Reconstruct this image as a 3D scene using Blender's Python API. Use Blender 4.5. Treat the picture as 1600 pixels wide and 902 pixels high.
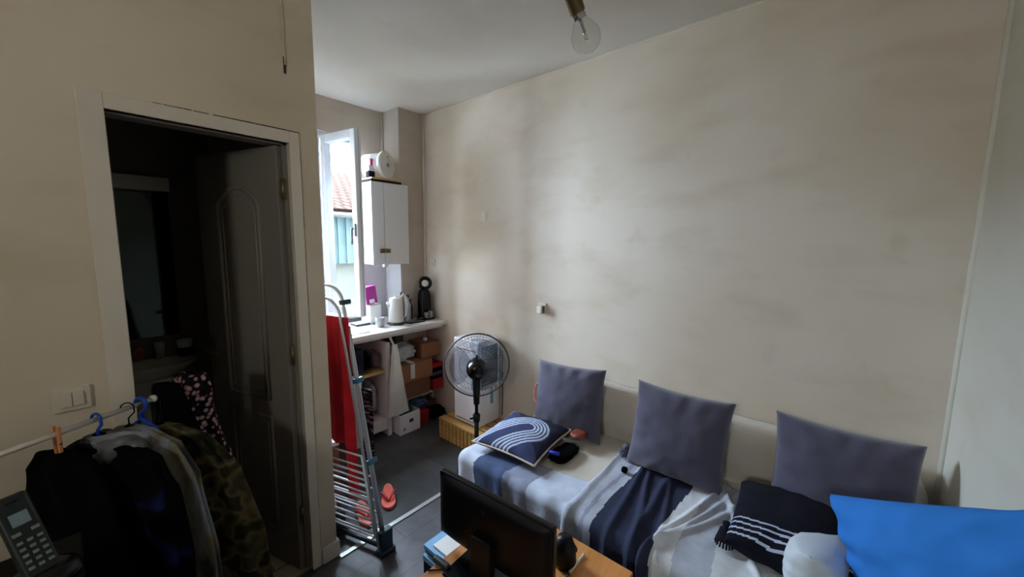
import bpy, bmesh, math, random
from mathutils import Vector, Matrix, noise

# ------------------------------------------------------------------ camera, sky, light, exposure
S = bpy.context.scene
COL = S.collection
for o in list(bpy.data.objects):
    bpy.data.objects.remove(o)
S.view_settings.view_transform = 'Standard'
S.view_settings.look = 'None'
S.view_settings.gamma = 1.0
S.view_settings.use_curve_mapping = False
S.view_settings.exposure = 2.75

H = 1.62                                   # eye height of the photographer
cam = bpy.data.objects.new('camera', bpy.data.cameras.new('camera'))
COL.objects.link(cam)
cam.data.sensor_fit = 'HORIZONTAL'
cam.data.sensor_width = 36.0
cam.data.lens = 36.0 * 595.8 / 1600.0
cam.data.clip_start = 0.02
_p, _r, _y = math.radians(6.77), math.radians(0.61), math.radians(49.73)
_fw = Vector((math.sin(_y) * math.cos(_p), math.cos(_y) * math.cos(_p), -math.sin(_p)))
_rt = Vector((math.cos(_y), -math.sin(_y), 0))
_up = _rt.cross(_fw)
_rt2 = math.cos(_r) * _rt + math.sin(_r) * _up
_up2 = math.cos(_r) * _up - math.sin(_r) * _rt
m = Matrix((_rt2, _up2, -_fw)).transposed().to_4x4()
m.translation = Vector((0, 0, H))
cam.matrix_world = m
S.camera = cam

world = bpy.data.worlds.new('overcast_sky')
S.world = world
world.use_nodes = True
wn = world.node_tree.nodes
wn['Background'].inputs['Color'].default_value = (0.70, 0.84, 1.0, 1)
wn['Background'].inputs['Strength'].default_value = 11.0


def portal(name, loc, rot, sx, sy):
    L = bpy.data.lights.new(name, 'AREA')
    L.shape = 'RECTANGLE'
    L.size = sx
    L.size_y = sy
    L.cycles.is_portal = True
    o = bpy.data.objects.new(name, L)
    o.location = loc
    o.rotation_euler = rot
    COL.objects.link(o)


portal('kitchen_window_portal', (1.33, 3.46, 1.75), (math.radians(-90), 0, 0), 0.86, 1.55)
portal('fill_window_portal', (-1.97, 0.05, 2.165), (0, math.radians(-90), 0), 0.45, 0.52)  # portal for the added fill window, out of view
S.cycles.max_bounces = 14
S.cycles.diffuse_bounces = 9
S.cycles.glossy_bounces = 5
S.cycles.transparent_max_bounces = 12
S.cycles.sample_clamp_indirect = 6.0
S.cycles.use_denoising = True
S.cycles.caustics_reflective = False
S.cycles.caustics_refractive = False


# ------------------------------------------------------------------ materials
def lin(c):
    return c / 12.92 if c <= 0.04045 else ((c + 0.055) / 1.055) ** 2.4


def rgb(r, g, b):
    return (lin(r / 255), lin(g / 255), lin(b / 255), 1)


MATS = {}


def mat(name, col, rough=0.6, metal=0.0, var=0.0, scale=8.0, bump=0.0, bscale=200.0, spec=0.5, col2=None, sheen=0.0, coat=0.0):
    """plain surface with a noise variation between two of its own colours and a fine bump"""
    if name in MATS:
        return MATS[name]
    mt = bpy.data.materials.new(name)
    mt.use_nodes = True
    nt = mt.node_tree
    b = nt.nodes['Principled BSDF']
    b.inputs['Roughness'].default_value = rough
    b.inputs['Metallic'].default_value = metal
    b.inputs['Specular IOR Level'].default_value = spec
    if sheen:
        b.inputs['Sheen Weight'].default_value = sheen
    if coat:
        b.inputs['Coat Weight'].default_value = coat
    tc = nt.nodes.new('ShaderNodeTexCoord')
    if var > 0 or col2:
        n = nt.nodes.new('ShaderNodeTexNoise')
        n.inputs['Scale'].default_value = scale
        n.inputs['Detail'].default_value = 5
        nt.links.new(tc.outputs['Object'], n.inputs['Vector'])
        r = nt.nodes.new('ShaderNodeValToRGB')
        c2 = col2 or tuple(min(1, c * (1 + var)) for c in col[:3]) + (1,)
        c1 = col if col2 else tuple(c * (1 - var) for c in col[:3]) + (1,)
        r.color_ramp.elements[0].position = 0.35
        r.color_ramp.elements[0].color = c1
        r.color_ramp.elements[1].position = 0.65
        r.color_ramp.elements[1].color = c2
        nt.links.new(n.outputs['Fac'], r.inputs['Fac'])
        nt.links.new(r.outputs['Color'], b.inputs['Base Color'])
    else:
        b.inputs['Base Color'].default_value = col
    if bump > 0:
        n2 = nt.nodes.new('ShaderNodeTexNoise')
        n2.inputs['Scale'].default_value = bscale
        n2.inputs['Detail'].default_value = 3
        nt.links.new(tc.outputs['Object'], n2.inputs['Vector'])
        bp = nt.nodes.new('ShaderNodeBump')
        bp.inputs['Strength'].default_value = bump
        bp.inputs['Distance'].default_value = 0.004
        nt.links.new(n2.outputs['Fac'], bp.inputs['Height'])
        nt.links.new(bp.outputs['Normal'], b.inputs['Normal'])
    MATS[name] = mt
    return mt


def glass_mat(name, tint=(1, 1, 1, 1), gloss=0.3, base=0.02):
    """thin pane: mostly clear, fresnel reflection"""
    mt = bpy.data.materials.new(name)
    mt.use_nodes = True
    nt = mt.node_tree
    nt.nodes.clear()
    out = nt.nodes.new('ShaderNodeOutputMaterial')
    tr = nt.nodes.new('ShaderNodeBsdfTransparent')
    tr.inputs['Color'].default_value = tint
    gl = nt.nodes.new('ShaderNodeBsdfGlossy')
    gl.inputs['Roughness'].default_value = 0.02
    lw = nt.nodes.new('ShaderNodeLayerWeight')
    lw.inputs['Blend'].default_value = 0.5
    pw_ = nt.nodes.new('ShaderNodeMath')
    pw_.operation = 'POWER'
    pw_.inputs[1].default_value = 5.0
    nt.links.new(lw.outputs['Facing'], pw_.inputs[0])
    fr = nt.nodes.new('ShaderNodeMath')
    fr.operation = 'MULTIPLY_ADD'
    fr.inputs[1].default_value = gloss
    fr.inputs[2].default_value = base
    nt.links.new(pw_.outputs[0], fr.inputs[0])
    mx = nt.nodes.new('ShaderNodeMixShader')
    nt.links.new(fr.outputs[0], mx.inputs[0])
    nt.links.new(tr.outputs[0], mx.inputs[1])
    nt.links.new(gl.outputs[0], mx.inputs[2])
    nt.links.new(mx.outputs[0], out.inputs['Surface'])
    MATS[name] = mt
    return mt


def wall_mat(name, base, stain, warm, s1=0.9):
    """old painted plaster: broad yellowed patches, brush streaks and small scuffs"""
    mt = bpy.data.materials.new(name)
    mt.use_nodes = True
    nt = mt.node_tree
    b = nt.nodes['Principled BSDF']
    b.inputs['Roughness'].default_value = 0.75
    b.inputs['Specular IOR Level'].default_value = 0.25
    tc = nt.nodes.new('ShaderNodeTexCoord')

    def nz(scale, detail, vec=None, stretch=None):
        n = nt.nodes.new('ShaderNodeTexNoise')
        n.inputs['Scale'].default_value = scale
        n.inputs['Detail'].default_value = detail
        if stretch:
            mp = nt.nodes.new('ShaderNodeMapping')
            mp.inputs['Scale'].default_value = stretch
            nt.links.new(tc.outputs['Object'], mp.inputs['Vector'])
            nt.links.new(mp.outputs['Vector'], n.inputs['Vector'])
        else:
            nt.links.new(tc.outputs['Object'], n.inputs['Vector'])
        return n

    def ramp(n, a, c, lo=0.0, hi=1.0):
        r = nt.nodes.new('ShaderNodeMapRange')
        r.inputs['From Min'].default_value = a
        r.inputs['From Max'].default_value = c
        r.inputs['To Min'].default_value = lo
        r.inputs['To Max'].default_value = hi
        nt.links.new(n.outputs['Fac'], r.inputs['Value'])
        return r

    def mix(fac, c1, c2):
        x = nt.nodes.new('ShaderNodeMix')
        x.data_type = 'RGBA'
        nt.links.new(fac, x.inputs['Factor'])
        for sock, c in ((x.inputs[6], c1), (x.inputs[7], c2)):
            if isinstance(c, tuple):
                sock.default_value = c
            else:
                nt.links.new(c, sock)
        return x.outputs[2]

    f1 = ramp(nz(s1, 3), 0.35, 0.7)
    c = mix(f1.outputs[0], base, warm)
    f2 = ramp(nz(2.2, 6, stretch=(1, 1, 2.5)), 0.5, 0.8, 0, 0.55)
    c = mix(f2.outputs[0], c, stain)
    f3 = ramp(nz(7, 8), 0.62, 0.8, 0, 0.35)
    c = mix(f3.outputs[0], c, stain)
    nt.links.new(c, b.inputs['Base Color'])
    n2 = nz(60, 4)
    bp = nt.nodes.new('ShaderNodeBump')
    bp.inputs['Strength'].default_value = 0.12
    bp.inputs['Distance'].default_value = 0.004
    nt.links.new(n2.outputs['Fac'], bp.inputs['Height'])
    nt.links.new(bp.outputs['Normal'], b.inputs['Normal'])
    MATS[name] = mt
    return mt


def tile_mat(name, c1, c2, mortar, w, h, rough, msize=0.006, offs=0.0, loc=(0, 0, 0), spec=0.5, var=0.5):
    mt = bpy.data.materials.new(name)
    mt.use_nodes = True
    nt = mt.node_tree
    b = nt.nodes['Principled BSDF']
    b.inputs['Roughness'].default_value = rough
    b.inputs['Specular IOR Level'].default_value = spec
    tc = nt.nodes.new('ShaderNodeTexCoord')
    mp = nt.nodes.new('ShaderNodeMapping')
    mp.inputs['Location'].default_value = loc
    nt.links.new(tc.outputs['Object'], mp.inputs['Vector'])
    br = nt.nodes.new('ShaderNodeTexBrick')
    br.offset = offs
    br.inputs['Scale'].default_value = 1
    br.inputs['Brick Width'].default_value = w
    br.inputs['Row Height'].default_value = h
    br.inputs['Mortar Size'].default_value = msize
    br.inputs['Mortar Smooth'].default_value = 0.2
    br.inputs['Color1'].default_value = c1
    br.inputs['Color2'].default_value = c2
    br.inputs['Mortar'].default_value = mortar
    nt.links.new(mp.outputs['Vector'], br.inputs['Vector'])
    n = nt.nodes.new('ShaderNodeTexNoise')
    n.inputs['Scale'].default_value = 9
    n.inputs['Detail'].default_value = 8
    nt.links.new(tc.outputs['Object'], n.inputs['Vector'])
    mr = nt.nodes.new('ShaderNodeMapRange')
    mr.inputs['From Min'].default_value = 0.3
    mr.inputs['From Max'].default_value = 0.7
    mr.inputs['To Min'].default_value = 1 - var
    mr.inputs['To Max'].default_value = 1 + var * 0.5
    nt.links.new(n.outputs['Fac'], mr.inputs['Value'])
    vm = nt.nodes.new('ShaderNodeVectorMath')
    vm.operation = 'SCALE'
    nt.links.new(br.outputs['Color'], vm.inputs[0])
    nt.links.new(mr.outputs[0], vm.inputs['Scale'])
    nt.links.new(vm.outputs['Vector'], b.inputs['Base Color'])
    bp = nt.nodes.new('ShaderNodeBump')
    bp.inputs['Strength'].default_value = 0.3
    bp.inputs['Distance'].default_value = 0.003
    bp.invert = True
    nt.links.new(br.outputs['Fac'], bp.inputs['Height'])
    nt.links.new(bp.outputs['Normal'], b.inputs['Normal'])
    MATS[name] = mt
    return mt


def blotch_mat(name, stops, scale, rough=0.85, detail=2.0, kind='noise', stretch=(1, 1, 1)):
    """printed cloth: noise or cell pattern cut into flat colours"""
    mt = bpy.data.materials.new(name)
    mt.use_nodes = True
    nt = mt.node_tree
    b = nt.nodes['Principled BSDF']
    b.inputs['Roughness'].default_value = rough
    b.inputs['Specular IOR Level'].default_value = 0.05
    tc = nt.nodes.new('ShaderNodeTexCoord')
    mp = nt.nodes.new('ShaderNodeMapping')
    mp.inputs['Scale'].default_value = stretch
    nt.links.new(tc.outputs['Object'], mp.inputs['Vector'])
    if kind == 'noise':
        n = nt.nodes.new('ShaderNodeTexNoise')
        n.inputs['Detail'].default_value = detail
        o = n.outputs['Fac']
    else:
        n = nt.nodes.new('ShaderNodeTexVoronoi')
        o = n.outputs['Distance']
    n.inputs['Scale'].default_value = scale
    nt.links.new(mp.outputs['Vector'], n.inputs['Vector'])
    r = nt.nodes.new('ShaderNodeValToRGB')
    r.color_ramp.interpolation = 'EASE'
    els = r.color_ramp.elements
    while len(els) < len(stops):
        els.new(0.5)
    for e, (p, c) in zip(els, stops):
        e.position = p
        e.color = c
    nt.links.new(o, r.inputs['Fac'])
    nt.links.new(r.outputs['Color'], b.inputs['Base Color'])
    MATS[name] = mt
    return mt


def wood_mat(name, c1, c2, axis=(1, 12, 12), scale=3.0, rough=0.45):
    mt = bpy.data.materials.new(name)
    mt.use_nodes = True
    nt = mt.node_tree
    b = nt.nodes['Principled BSDF']
    b.inputs['Roughness'].default_value = rough
    tc = nt.nodes.new('ShaderNodeTexCoord')
    mp = nt.nodes.new('ShaderNodeMapping')
    mp.inputs['Scale'].default_value = axis
    nt.links.new(tc.outputs['Object'], mp.inputs['Vector'])
    n = nt.nodes.new('ShaderNodeTexNoise')
    n.inputs['Scale'].default_value = scale
    n.inputs['Detail'].default_value = 6
    n.inputs['Distortion'].default_value = 0.4
    nt.links.new(mp.outputs['Vector'], n.inputs['Vector'])
    r = nt.nodes.new('ShaderNodeValToRGB')
    r.color_ramp.elements[0].position = 0.3
    r.color_ramp.elements[0].color = c1
    r.color_ramp.elements[1].position = 0.7
    r.color_ramp.elements[1].color = c2
    nt.links.new(n.outputs['Fac'], r.inputs['Fac'])
    nt.links.new(r.outputs['Color'], b.inputs['Base Color'])
    MATS[name] = mt
    return mt


wall_mat('wall_paint', rgb(217, 209, 200), rgb(186, 170, 149), rgb(204, 192, 176))
wall_mat('partition_paint', rgb(210, 196, 177), rgb(184, 165, 140), rgb(200, 184, 161), 1.3)
wall_mat('kitchen_paint', rgb(200, 190, 180), rgb(165, 152, 138), rgb(186, 174, 160), 1.6)
wall_mat('near_paint', rgb(220, 220, 212), rgb(202, 196, 180), rgb(212, 208, 196))
wall_mat('ceiling_paint', rgb(220, 216, 210), rgb(200, 192, 184), rgb(212, 206, 198))
mat('casing_paint', rgb(208, 197, 182), 0.5, var=0.05, scale=3)
mat('bead_paint', rgb(214, 205, 192), 0.55, var=0.04, scale=4)
mat('crack_dark', rgb(60, 50, 40), 0.9)
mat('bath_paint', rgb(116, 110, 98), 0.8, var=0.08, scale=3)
mat('pvc_white', rgb(225, 228, 235), 0.35)
mat('door_paint', rgb(116, 108, 100), 0.45, var=0.04, scale=2)
mat('white_melamine', rgb(214, 214, 216), 0.4, var=0.02, scale=2)
mat('white_tile', rgb(176, 175, 173), 0.6, var=0.02, spec=0.2)
mat('worktop_white', rgb(214, 211, 206), 0.3, var=0.03, scale=4)
mat('steel', rgb(190, 192, 196), 0.22, 1.0)
mat('chrome', rgb(236, 230, 216), 0.22, 0.35)
mat('brass_dark', rgb(120, 100, 66), 0.4, 0.8)
mat('alu_tube', rgb(196, 198, 200), 0.35, 0.6)
mat('white_wire', rgb(222, 222, 228), 0.4)
mat('teal_plastic', rgb(20, 52, 62), 0.4)
mat('blue_clip', rgb(40, 105, 135), 0.35)
mat('black_plastic', rgb(8, 8, 10), 0.4, spec=0.25)
mat('black_gloss', rgb(5, 5, 7), 0.25, spec=0.35)
mat('dark_grey_plastic', rgb(52, 54, 58), 0.45)
mat('grey_plastic', rgb(120, 122, 126), 0.4)
mat('white_plastic', rgb(222, 220, 216), 0.35)
mat('switch_plastic', rgb(202, 190, 172), 0.35)
mat('cream_plastic', rgb(214, 210, 200), 0.4)
mat('red_cloth', rgb(196, 18, 34), 0.85, var=0.2, scale=9, bump=0.2)
mat('coral_rubber', rgb(238, 112, 96), 0.55, var=0.06)
mat('coral_strap', rgb(205, 62, 72), 0.5)
mat('cardboard', rgb(150, 104, 72), 0.8, var=0.08, scale=6)
mat('cardboard_dark', rgb(122, 84, 60), 0.8, var=0.08, scale=6)
mat('paper_white', rgb(214, 214, 214), 0.7)
mat('bag_film', rgb(214, 218, 212), 0.35, var=0.06, scale=10)
mat('bag_clear', rgb(176, 178, 182), 0.3, var=0.15, scale=14)
mat('dark_cloth', rgb(34, 32, 42), 0.9, var=0.25, scale=12, spec=0.1)
mat('mauve_cloth', rgb(98, 78, 88), 0.9, var=0.25, scale=12)
mat('black_cloth', rgb(7, 7, 8), 1.0, var=0.3, scale=12, spec=0.05)
mat('green_cloth', rgb(24, 62, 38), 0.9, var=0.3, scale=14)
mat('red_box', rgb(150, 22, 30), 0.5)
mat('blue_bag', rgb(44, 66, 98), 0.5, var=0.4, scale=18)
mat('purple_card', rgb(92, 76, 100), 0.6)
mat('magenta', rgb(150, 24, 118), 0.45)
mat('pink_plastic', rgb(196, 48, 104), 0.4)
mat('pale_pink', rgb(222, 130, 140), 0.4)
mat('appliance_white', rgb(232, 232, 240), 0.35, var=0.02)
mat('sticker_blue', rgb(110, 170, 200), 0.5)
mat('sticker_orange', rgb(214, 130, 60), 0.5)
mat('vent_grey', rgb(84, 86, 92), 0.5)
wood_mat('pale_pine', rgb(176, 132, 72), rgb(206, 166, 104), (10, 1, 10))
wood_mat('table_wood', rgb(186, 116, 56), rgb(212, 146, 80), (2, 14, 14), 2.0, 0.4)
mat('edge_wood', rgb(150, 92, 46), 0.5, var=0.08)
mat('board_wood', rgb(186, 158, 100), 0.6, var=0.1)
mat('navy_cushion', rgb(80, 78, 96), 0.9, var=0.07, scale=14, bump=0.35, bscale=260, sheen=0.3, spec=0.2)
mat('black_cushion', rgb(22, 22, 34), 0.95, var=0.12, scale=14, bump=0.35, bscale=260, spec=0.15)
mat('print_navy', rgb(52, 58, 92), 0.9, var=0.1, scale=10, bump=0.3, bscale=260, spec=0.2)
mat('print_dark', rgb(34, 34, 52), 0.9, var=0.1, scale=10, bump=0.3, bscale=260, spec=0.2)
mat('print_line', rgb(176, 186, 210), 0.9, bump=0.3, bscale=260, spec=0.2)
mat('piping_cream', rgb(196, 180, 158), 0.8)
mat('cover_cream', rgb(206, 198, 188), 0.9, var=0.05, scale=5, bump=0.3, bscale=180, spec=0.2)
mat('sofa_base', rgb(150, 138, 122), 0.9, var=0.06, spec=0.2)
for nm, c in (('throw_pale', (196, 204, 222)), ('throw_slate', (74, 86, 118)), ('throw_grey', (142, 146, 168)), ('throw_navy', (48, 52, 74)),
              ('throw_white', (208, 210, 218)), ('throw_mist', (172, 176, 190))):
    mat(nm, rgb(*c), 0.92, var=0.07, scale=20, bump=0.4, bscale=300, spec=0.15)
mat('pillow_blue', rgb(48, 122, 208), 0.85, var=0.07, scale=4, bump=0.2, bscale=200, spec=0.2)
mat('pillow_white', rgb(196, 204, 214), 0.9, var=0.03, scale=5, bump=0.2, bscale=200, spec=0.2)
mat('brown_leather', rgb(124, 58, 40), 0.5)
mat('lighter_blue', rgb(30, 50, 190), 0.3)
mat('magazine_blue', rgb(126, 172, 214), 0.4)
mat('magazine_navy', rgb(32, 36, 74), 0.5)
mat('phone_body', rgb(30, 36, 36), 0.4, spec=0.3)
mat('phone_key', rgb(112, 116, 114), 0.4)
mat('phone_screen', rgb(112, 128, 134), 0.2)
mat('dark_top', rgb(24, 22, 19), 0.8, var=0.1, spec=0.1)
mat('hanger_blue', rgb(22, 66, 168), 0.35)
mat('peg_orange', rgb(206, 136, 88), 0.5)
mat('wc_ceramic', rgb(206, 200, 186), 0.15)
mat('orange_soap', rgb(170, 96, 66), 0.5)
mat('mirror', rgb(44, 48, 46), 0.06, 1.0)
tile_mat('bath_tiles', rgb(182, 168, 146), rgb(174, 160, 138), rgb(110, 96, 78), 0.30, 0.30, 0.35, 0.005, 0.5, (0.05, 0.12, 0), var=0.08)
tile_mat('slate_tiles', rgb(66, 69, 72), rgb(76, 79, 82), rgb(40, 42, 44), 0.62, 0.62, 0.32, 0.004, 0.3, (0.18, 0.12, 0), var=0.3)
tile_mat('grey_laminate', rgb(96, 94, 100), rgb(88, 87, 94), rgb(60, 58, 60), 1.2, 0.19, 0.42, 0.002, 0.4, (0.1, 0.03, 0), var=0.3)
blotch_mat('leopard_pink', [(0.0, rgb(196, 160, 160)), (0.34, rgb(150, 114, 118)), (0.47, rgb(26, 20, 22)), (1.0, rgb(16, 13, 15))], 46, kind='cell')
blotch_mat('camo', [(0.36, rgb(26, 26, 20)), (0.46, rgb(66, 61, 44)), (0.54, rgb(92, 80, 56)), (0.62, rgb(42, 40, 28))], 13, detail=1.5)
blotch_mat('washed_denim', [(0.34, rgb(60, 62, 66)), (0.48, rgb(112, 104, 88)), (0.62, rgb(126, 132, 144))], 6, detail=3, stretch=(2, 2, 0.8))
blotch_mat('dark_print', [(0.50, rgb(6, 6, 8)), (0.57, rgb(10, 11, 16)), (0.62, rgb(24, 32, 72)), (0.70, rgb(110, 108, 114))], 6, detail=1.5)
blotch_mat('grey_plush', [(0.35, rgb(30, 30, 32)), (0.5, rgb(96, 96, 98)), (0.62, rgb(160, 163, 172))], 10, detail=2)
blotch_mat('tartan_dark', [(0.42, rgb(22, 20, 26)), (0.55, rgb(60, 36, 44)), (0.66, rgb(120, 112, 118))], 22, detail=1.5, stretch=(1, 1, 3))
glass_mat('window_glass', (0.97, 0.99, 0.99, 1))
glass_mat('fill_glass', (1.0, 0.93, 0.82, 1))  # warm tint for the light of the added window
glass_mat('bulb_glass', (0.95, 0.95, 0.93, 1), 1.2, 0.06)
tile_mat('roof_tiles', rgb(64, 51, 46), rgb(59, 46, 42), rgb(45, 34, 30), 0.22, 0.30, 1.0, 0.03, 0.5, spec=0.0, var=0.25)
mat('shutter_teal', rgb(100, 122, 128), 0.7, var=0.12, scale=2)
mat('neighbour_render', rgb(112, 112, 106), 0.9, var=0.1, scale=1.5)
mat('courtyard', rgb(110, 108, 102), 0.9, var=0.1, scale=1)


def M(n):
    return MATS[n]


# ------------------------------------------------------------------ mesh helpers
def link(name, bm, mats, parent=None, smooth=False, bevel=0.0, bseg=2, solid=0.0, sub=0, weld=False):
    me = bpy.data.meshes.new(name)
    bm.normal_update()
    bm.to_mesh(me)
    bm.free()
    if not isinstance(mats, (list, tuple)):
        mats = [mats]
    for x in mats:
        me.materials.append(M(x) if isinstance(x, str) else x)
    if smooth:
        for p in me.polygons:
            p.use_smooth = True
    o = bpy.data.objects.new(name, me)
    COL.objects.link(o)
    if parent:
        o.parent = parent
    if solid:
        md = o.modifiers.new('thick', 'SOLIDIFY')
        md.thickness = solid
        md.offset = 0
    if bevel:
        md = o.modifiers.new('bevel', 'BEVEL')
        md.width = bevel
        md.segments = bseg
        md.limit_method = 'ANGLE'
        md.angle_limit = math.radians(40)
        for p in me.polygons:
            p.use_smooth = True
        wn_ = o.modifiers.new('wn', 'WEIGHTED_NORMAL')
    if sub:
        md = o.modifiers.new('sub', 'SUBSURF')
        md.levels = sub
        md.render_levels = sub
    return o


def B():
    return bmesh.new()


def box(bm, x0, y0, z0, x1, y1, z1, mi=0):
    r = bmesh.ops.create_cube(bm, size=1)
    vs = r['verts']
    bmesh.ops.scale(bm, vec=(abs(x1 - x0), abs(y1 - y0), abs(z1 - z0)), verts=vs)
    bmesh.ops.translate(bm, vec=((x0 + x1) / 2, (y0 + y1) / 2, (z0 + z1) / 2), verts=vs)
    for f in {f for v in vs for f in v.link_faces}:
        f.material_index = mi
    return vs


def xform(bm, vs, mtx):
    bmesh.ops.transform(bm, matrix=mtx, verts=vs)


def tube(bm, pts, r, seg=10, mi=0, closed=False, caps=True):
    """round tube along points; r a number or one per point"""
    pts = [Vector(p) for p in pts]
    n = len(pts)
    rad = r if isinstance(r, (list, tuple)) else [r] * n
    rings = []
    prev = None
    for i, p in enumerate(pts):
        if closed:
            t = (pts[(i + 1) % n] - pts[i - 1])
        else:
            t = (pts[min(i + 1, n - 1)] - pts[max(i - 1, 0)])
        t.normalize()
        if prev is None:
            a = t.orthogonal().normalized()
        else:
            a = (prev - t * prev.dot(t))
            if a.length < 1e-6:
                a = t.orthogonal()
            a.normalize()
        prev = a
        c = t.cross(a)
        rings.append([bm.verts.new(p + (a * math.cos(2 * math.pi * k / seg) + c * math.sin(2 * math.pi * k / seg)) * rad[i]) for k in range(seg)])
    fs = []
    m_ = n if closed else n - 1
    for i in range(m_):
        A, C = rings[i], rings[(i + 1) % n]
        for k in range(seg):
            fs.append(bm.faces.new((A[k], A[(k + 1) % seg], C[(k + 1) % seg], C[k])))
    if caps and not closed:
        fs.append(bm.faces.new(list(reversed(rings[0]))))
        fs.append(bm.faces.new(rings[-1]))
    for f in fs:
        f.material_index = mi
        f.smooth = True
    return [v for q in rings for v in q]


def lathe(bm, prof, seg=28, mtx=None, mi=0):
    """prof: (radius, height) list around local z"""
    rings = []
    for r, z in prof:
        if r < 1e-5:
            rings.append([bm.verts.new((0, 0, z))])
        else:
            rings.append([bm.verts.new((r * math.cos(2 * math.pi * k / seg), r * math.sin(2 * math.pi * k / seg), z)) for k in range(seg)])
    for A, C in zip(rings, rings[1:]):
        for k in range(seg):
            a, b_ = A[k % len(A)], A[(k + 1) % len(A)]
            c, d = C[(k + 1) % len(C)], C[k % len(C)]
            vs = []
            for v in (a, b_, c, d):
                if v not in vs:
                    vs.append(v)
            if len(vs) > 2:
                f = bm.faces.new(vs)
                f.material_index = mi
                f.smooth = True
    vs = [v for q in rings for v in q]
    if mtx is not None:
        xform(bm, vs, mtx)
    return vs


def frame_mtx(origin, z, x=None):
    z = Vector(z).normalized()
    x = Vector(x) if x is not None else z.orthogonal()
    x = (x - z * x.dot(z)).normalized()
    y = z.cross(x)
    mm = Matrix((x, y, z)).transposed().to_4x4()
    mm.translation = Vector(origin)
    return mm


def prism(bm, poly, z0, z1, mi=0):
    """polygon in xy extruded between z0 and z1"""
    a = [bm.verts.new((x, y, z0)) for x, y in poly]
    c = [bm.verts.new((x, y, z1)) for x, y in poly]
    n = len(poly)
    fs = [bm.faces.new(list(reversed(a))), bm.faces.new(c)]
    for i in range(n):
        fs.append(bm.faces.new((a[i], a[(i + 1) % n], c[(i + 1) % n], c[i])))
    for f in fs:
        f.material_index = mi
    bmesh.ops.recalc_face_normals(bm, faces=fs)
    return a + c


def grid(bm, fn, nu, nv, matfn=None):
    V = [[bm.verts.new(fn(i / nu, j / nv)) for j in range(nv + 1)] for i in range(nu + 1)]
    for i in range(nu):
        for j in range(nv):
            f = bm.faces.new((V[i][j], V[i + 1][j], V[i + 1][j + 1], V[i][j + 1]))
            f.smooth = True
            if matfn:
                f.material_index = matfn((i + .5) / nu, (j + .5) / nv)
    return V


def tag(o, label, cat, group=None, kind=None):
    if label:
        o['label'] = label
    if cat:
        o['category'] = cat
    if group:
        o['group'] = group
    if kind:
        o['kind'] = kind
    return o


def thing(name, label, cat, loc=(0, 0, 0), group=None):
    o = bpy.data.objects.new(name, None)
    o.empty_display_size = 0.05
    o.location = loc
    COL.objects.link(o)
    return tag(o, label, cat, group)


def keep(child, parent):
    """parent without moving: parts are modelled in world coordinates, so shift them by the parent's base"""
    child.parent = parent
    child.matrix_parent_inverse = Matrix.Translation(parent.location).inverted()
    return child


def part(name, bm, mats, parent, label=None, **kw):
    o = link(name, bm, mats, **kw)
    root = parent
    o.parent = parent
    loc = Vector((0, 0, 0))
    q = parent
    while q is not None:
        if q.type == 'EMPTY':
            loc = q.location
        q = q.parent
    if parent.type == 'EMPTY':
        o.matrix_parent_inverse = Matrix.Translation(loc).inverted()
    if label:
        o['label'] = label
    return o


def struct(name, bm, mats, **kw):
    o = link(name, bm, mats, **kw)
    o['kind'] = 'structure'
    return o


# ------------------------------------------------------------------ the room
XW = 2.27          # long wall
YD = 1.85          # face of the wall with the bathroom door
YK = 3.28          # kitchen wall
YN = -0.405        # wall behind the sofa's end
XL = -1.85         # wall far to the side
ZC = 2.79
PX = 0.80          # end of the partition

DX0_ = .128
bm = B(); box(bm, XL, YN - .1, -.1, XW, 1.82, 0); box(bm, XL, 1.82, -.1, DX0_, 1.86, 0)
struct('floor', bm, 'grey_laminate')
bm = B(); box(bm, PX, 1.82, -.1, XW, YK + .15, 0); box(bm, .678, 1.82, -.1, PX, 1.85, 0)
struct('floor_kitchen', bm, 'slate_tiles')
bm = B(); box(bm, -.55, 1.86, -.1, .72, YK + .05, 0)
struct('floor_bathroom', bm, 'bath_tiles')
bm = B(); box(bm, .128, 1.82, -.1, .678, 1.86, 0.004)
struct('trim_1', bm, 'dark_grey_plastic')
bm = B(); box(bm, XL - .1, YN - .1, ZC, XW + .1, YK + .3, ZC + .12)
struct('ceiling', bm, 'ceiling_paint')
bm = B(); box(bm, XW, YN - .1, -.1, XW + .12, YK + .15, ZC)
struct('wall_right', bm, 'wall_paint')
bm = B(); box(bm, XL - .1, YN - .12, -.1, XW, YN, ZC)
struct('wall_near', bm, 'near_paint')
# far side wall: a small unseen window added there as fill light for the room
VY0, VY1, VZ0, VZ1 = -.20, .30, 1.95, 2.38
bm = B()
box(bm, XL - .1, YN - .12, -.1, XL, YD + .1, VZ0)
box(bm, XL - .1, YN - .12, VZ1, XL, YD + .1, ZC)
box(bm, XL - .1, YN - .12, VZ0, XL, VY0, VZ1)
box(bm, XL - .1, VY1, VZ0, XL, YD + .1, VZ1)
struct('wall_side', bm, 'wall_paint')
bm = B()
for y0, y1 in ((VY0, VY0 + .05), (VY1 - .05, VY1)):
    box(bm, XL - .08, y0, VZ0, XL - .03, y1, VZ1)
box(bm, XL - .08, VY0 + .05, VZ0, XL - .03, VY1 - .05, VZ0 + .05)
box(bm, XL - .08, VY0 + .05, VZ1 - .05, XL - .03, VY1 - .05, VZ1)
w2 = struct('fill_window', bm, 'pvc_white')
bm = B(); box(bm, XL - .058, VY0 + .05, VZ0 + .05, XL - .054, VY1 - .05, VZ1 - .05)
part('pane', bm, 'fill_glass', w2, label='warm tinted pane of the added fill window')

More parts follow.
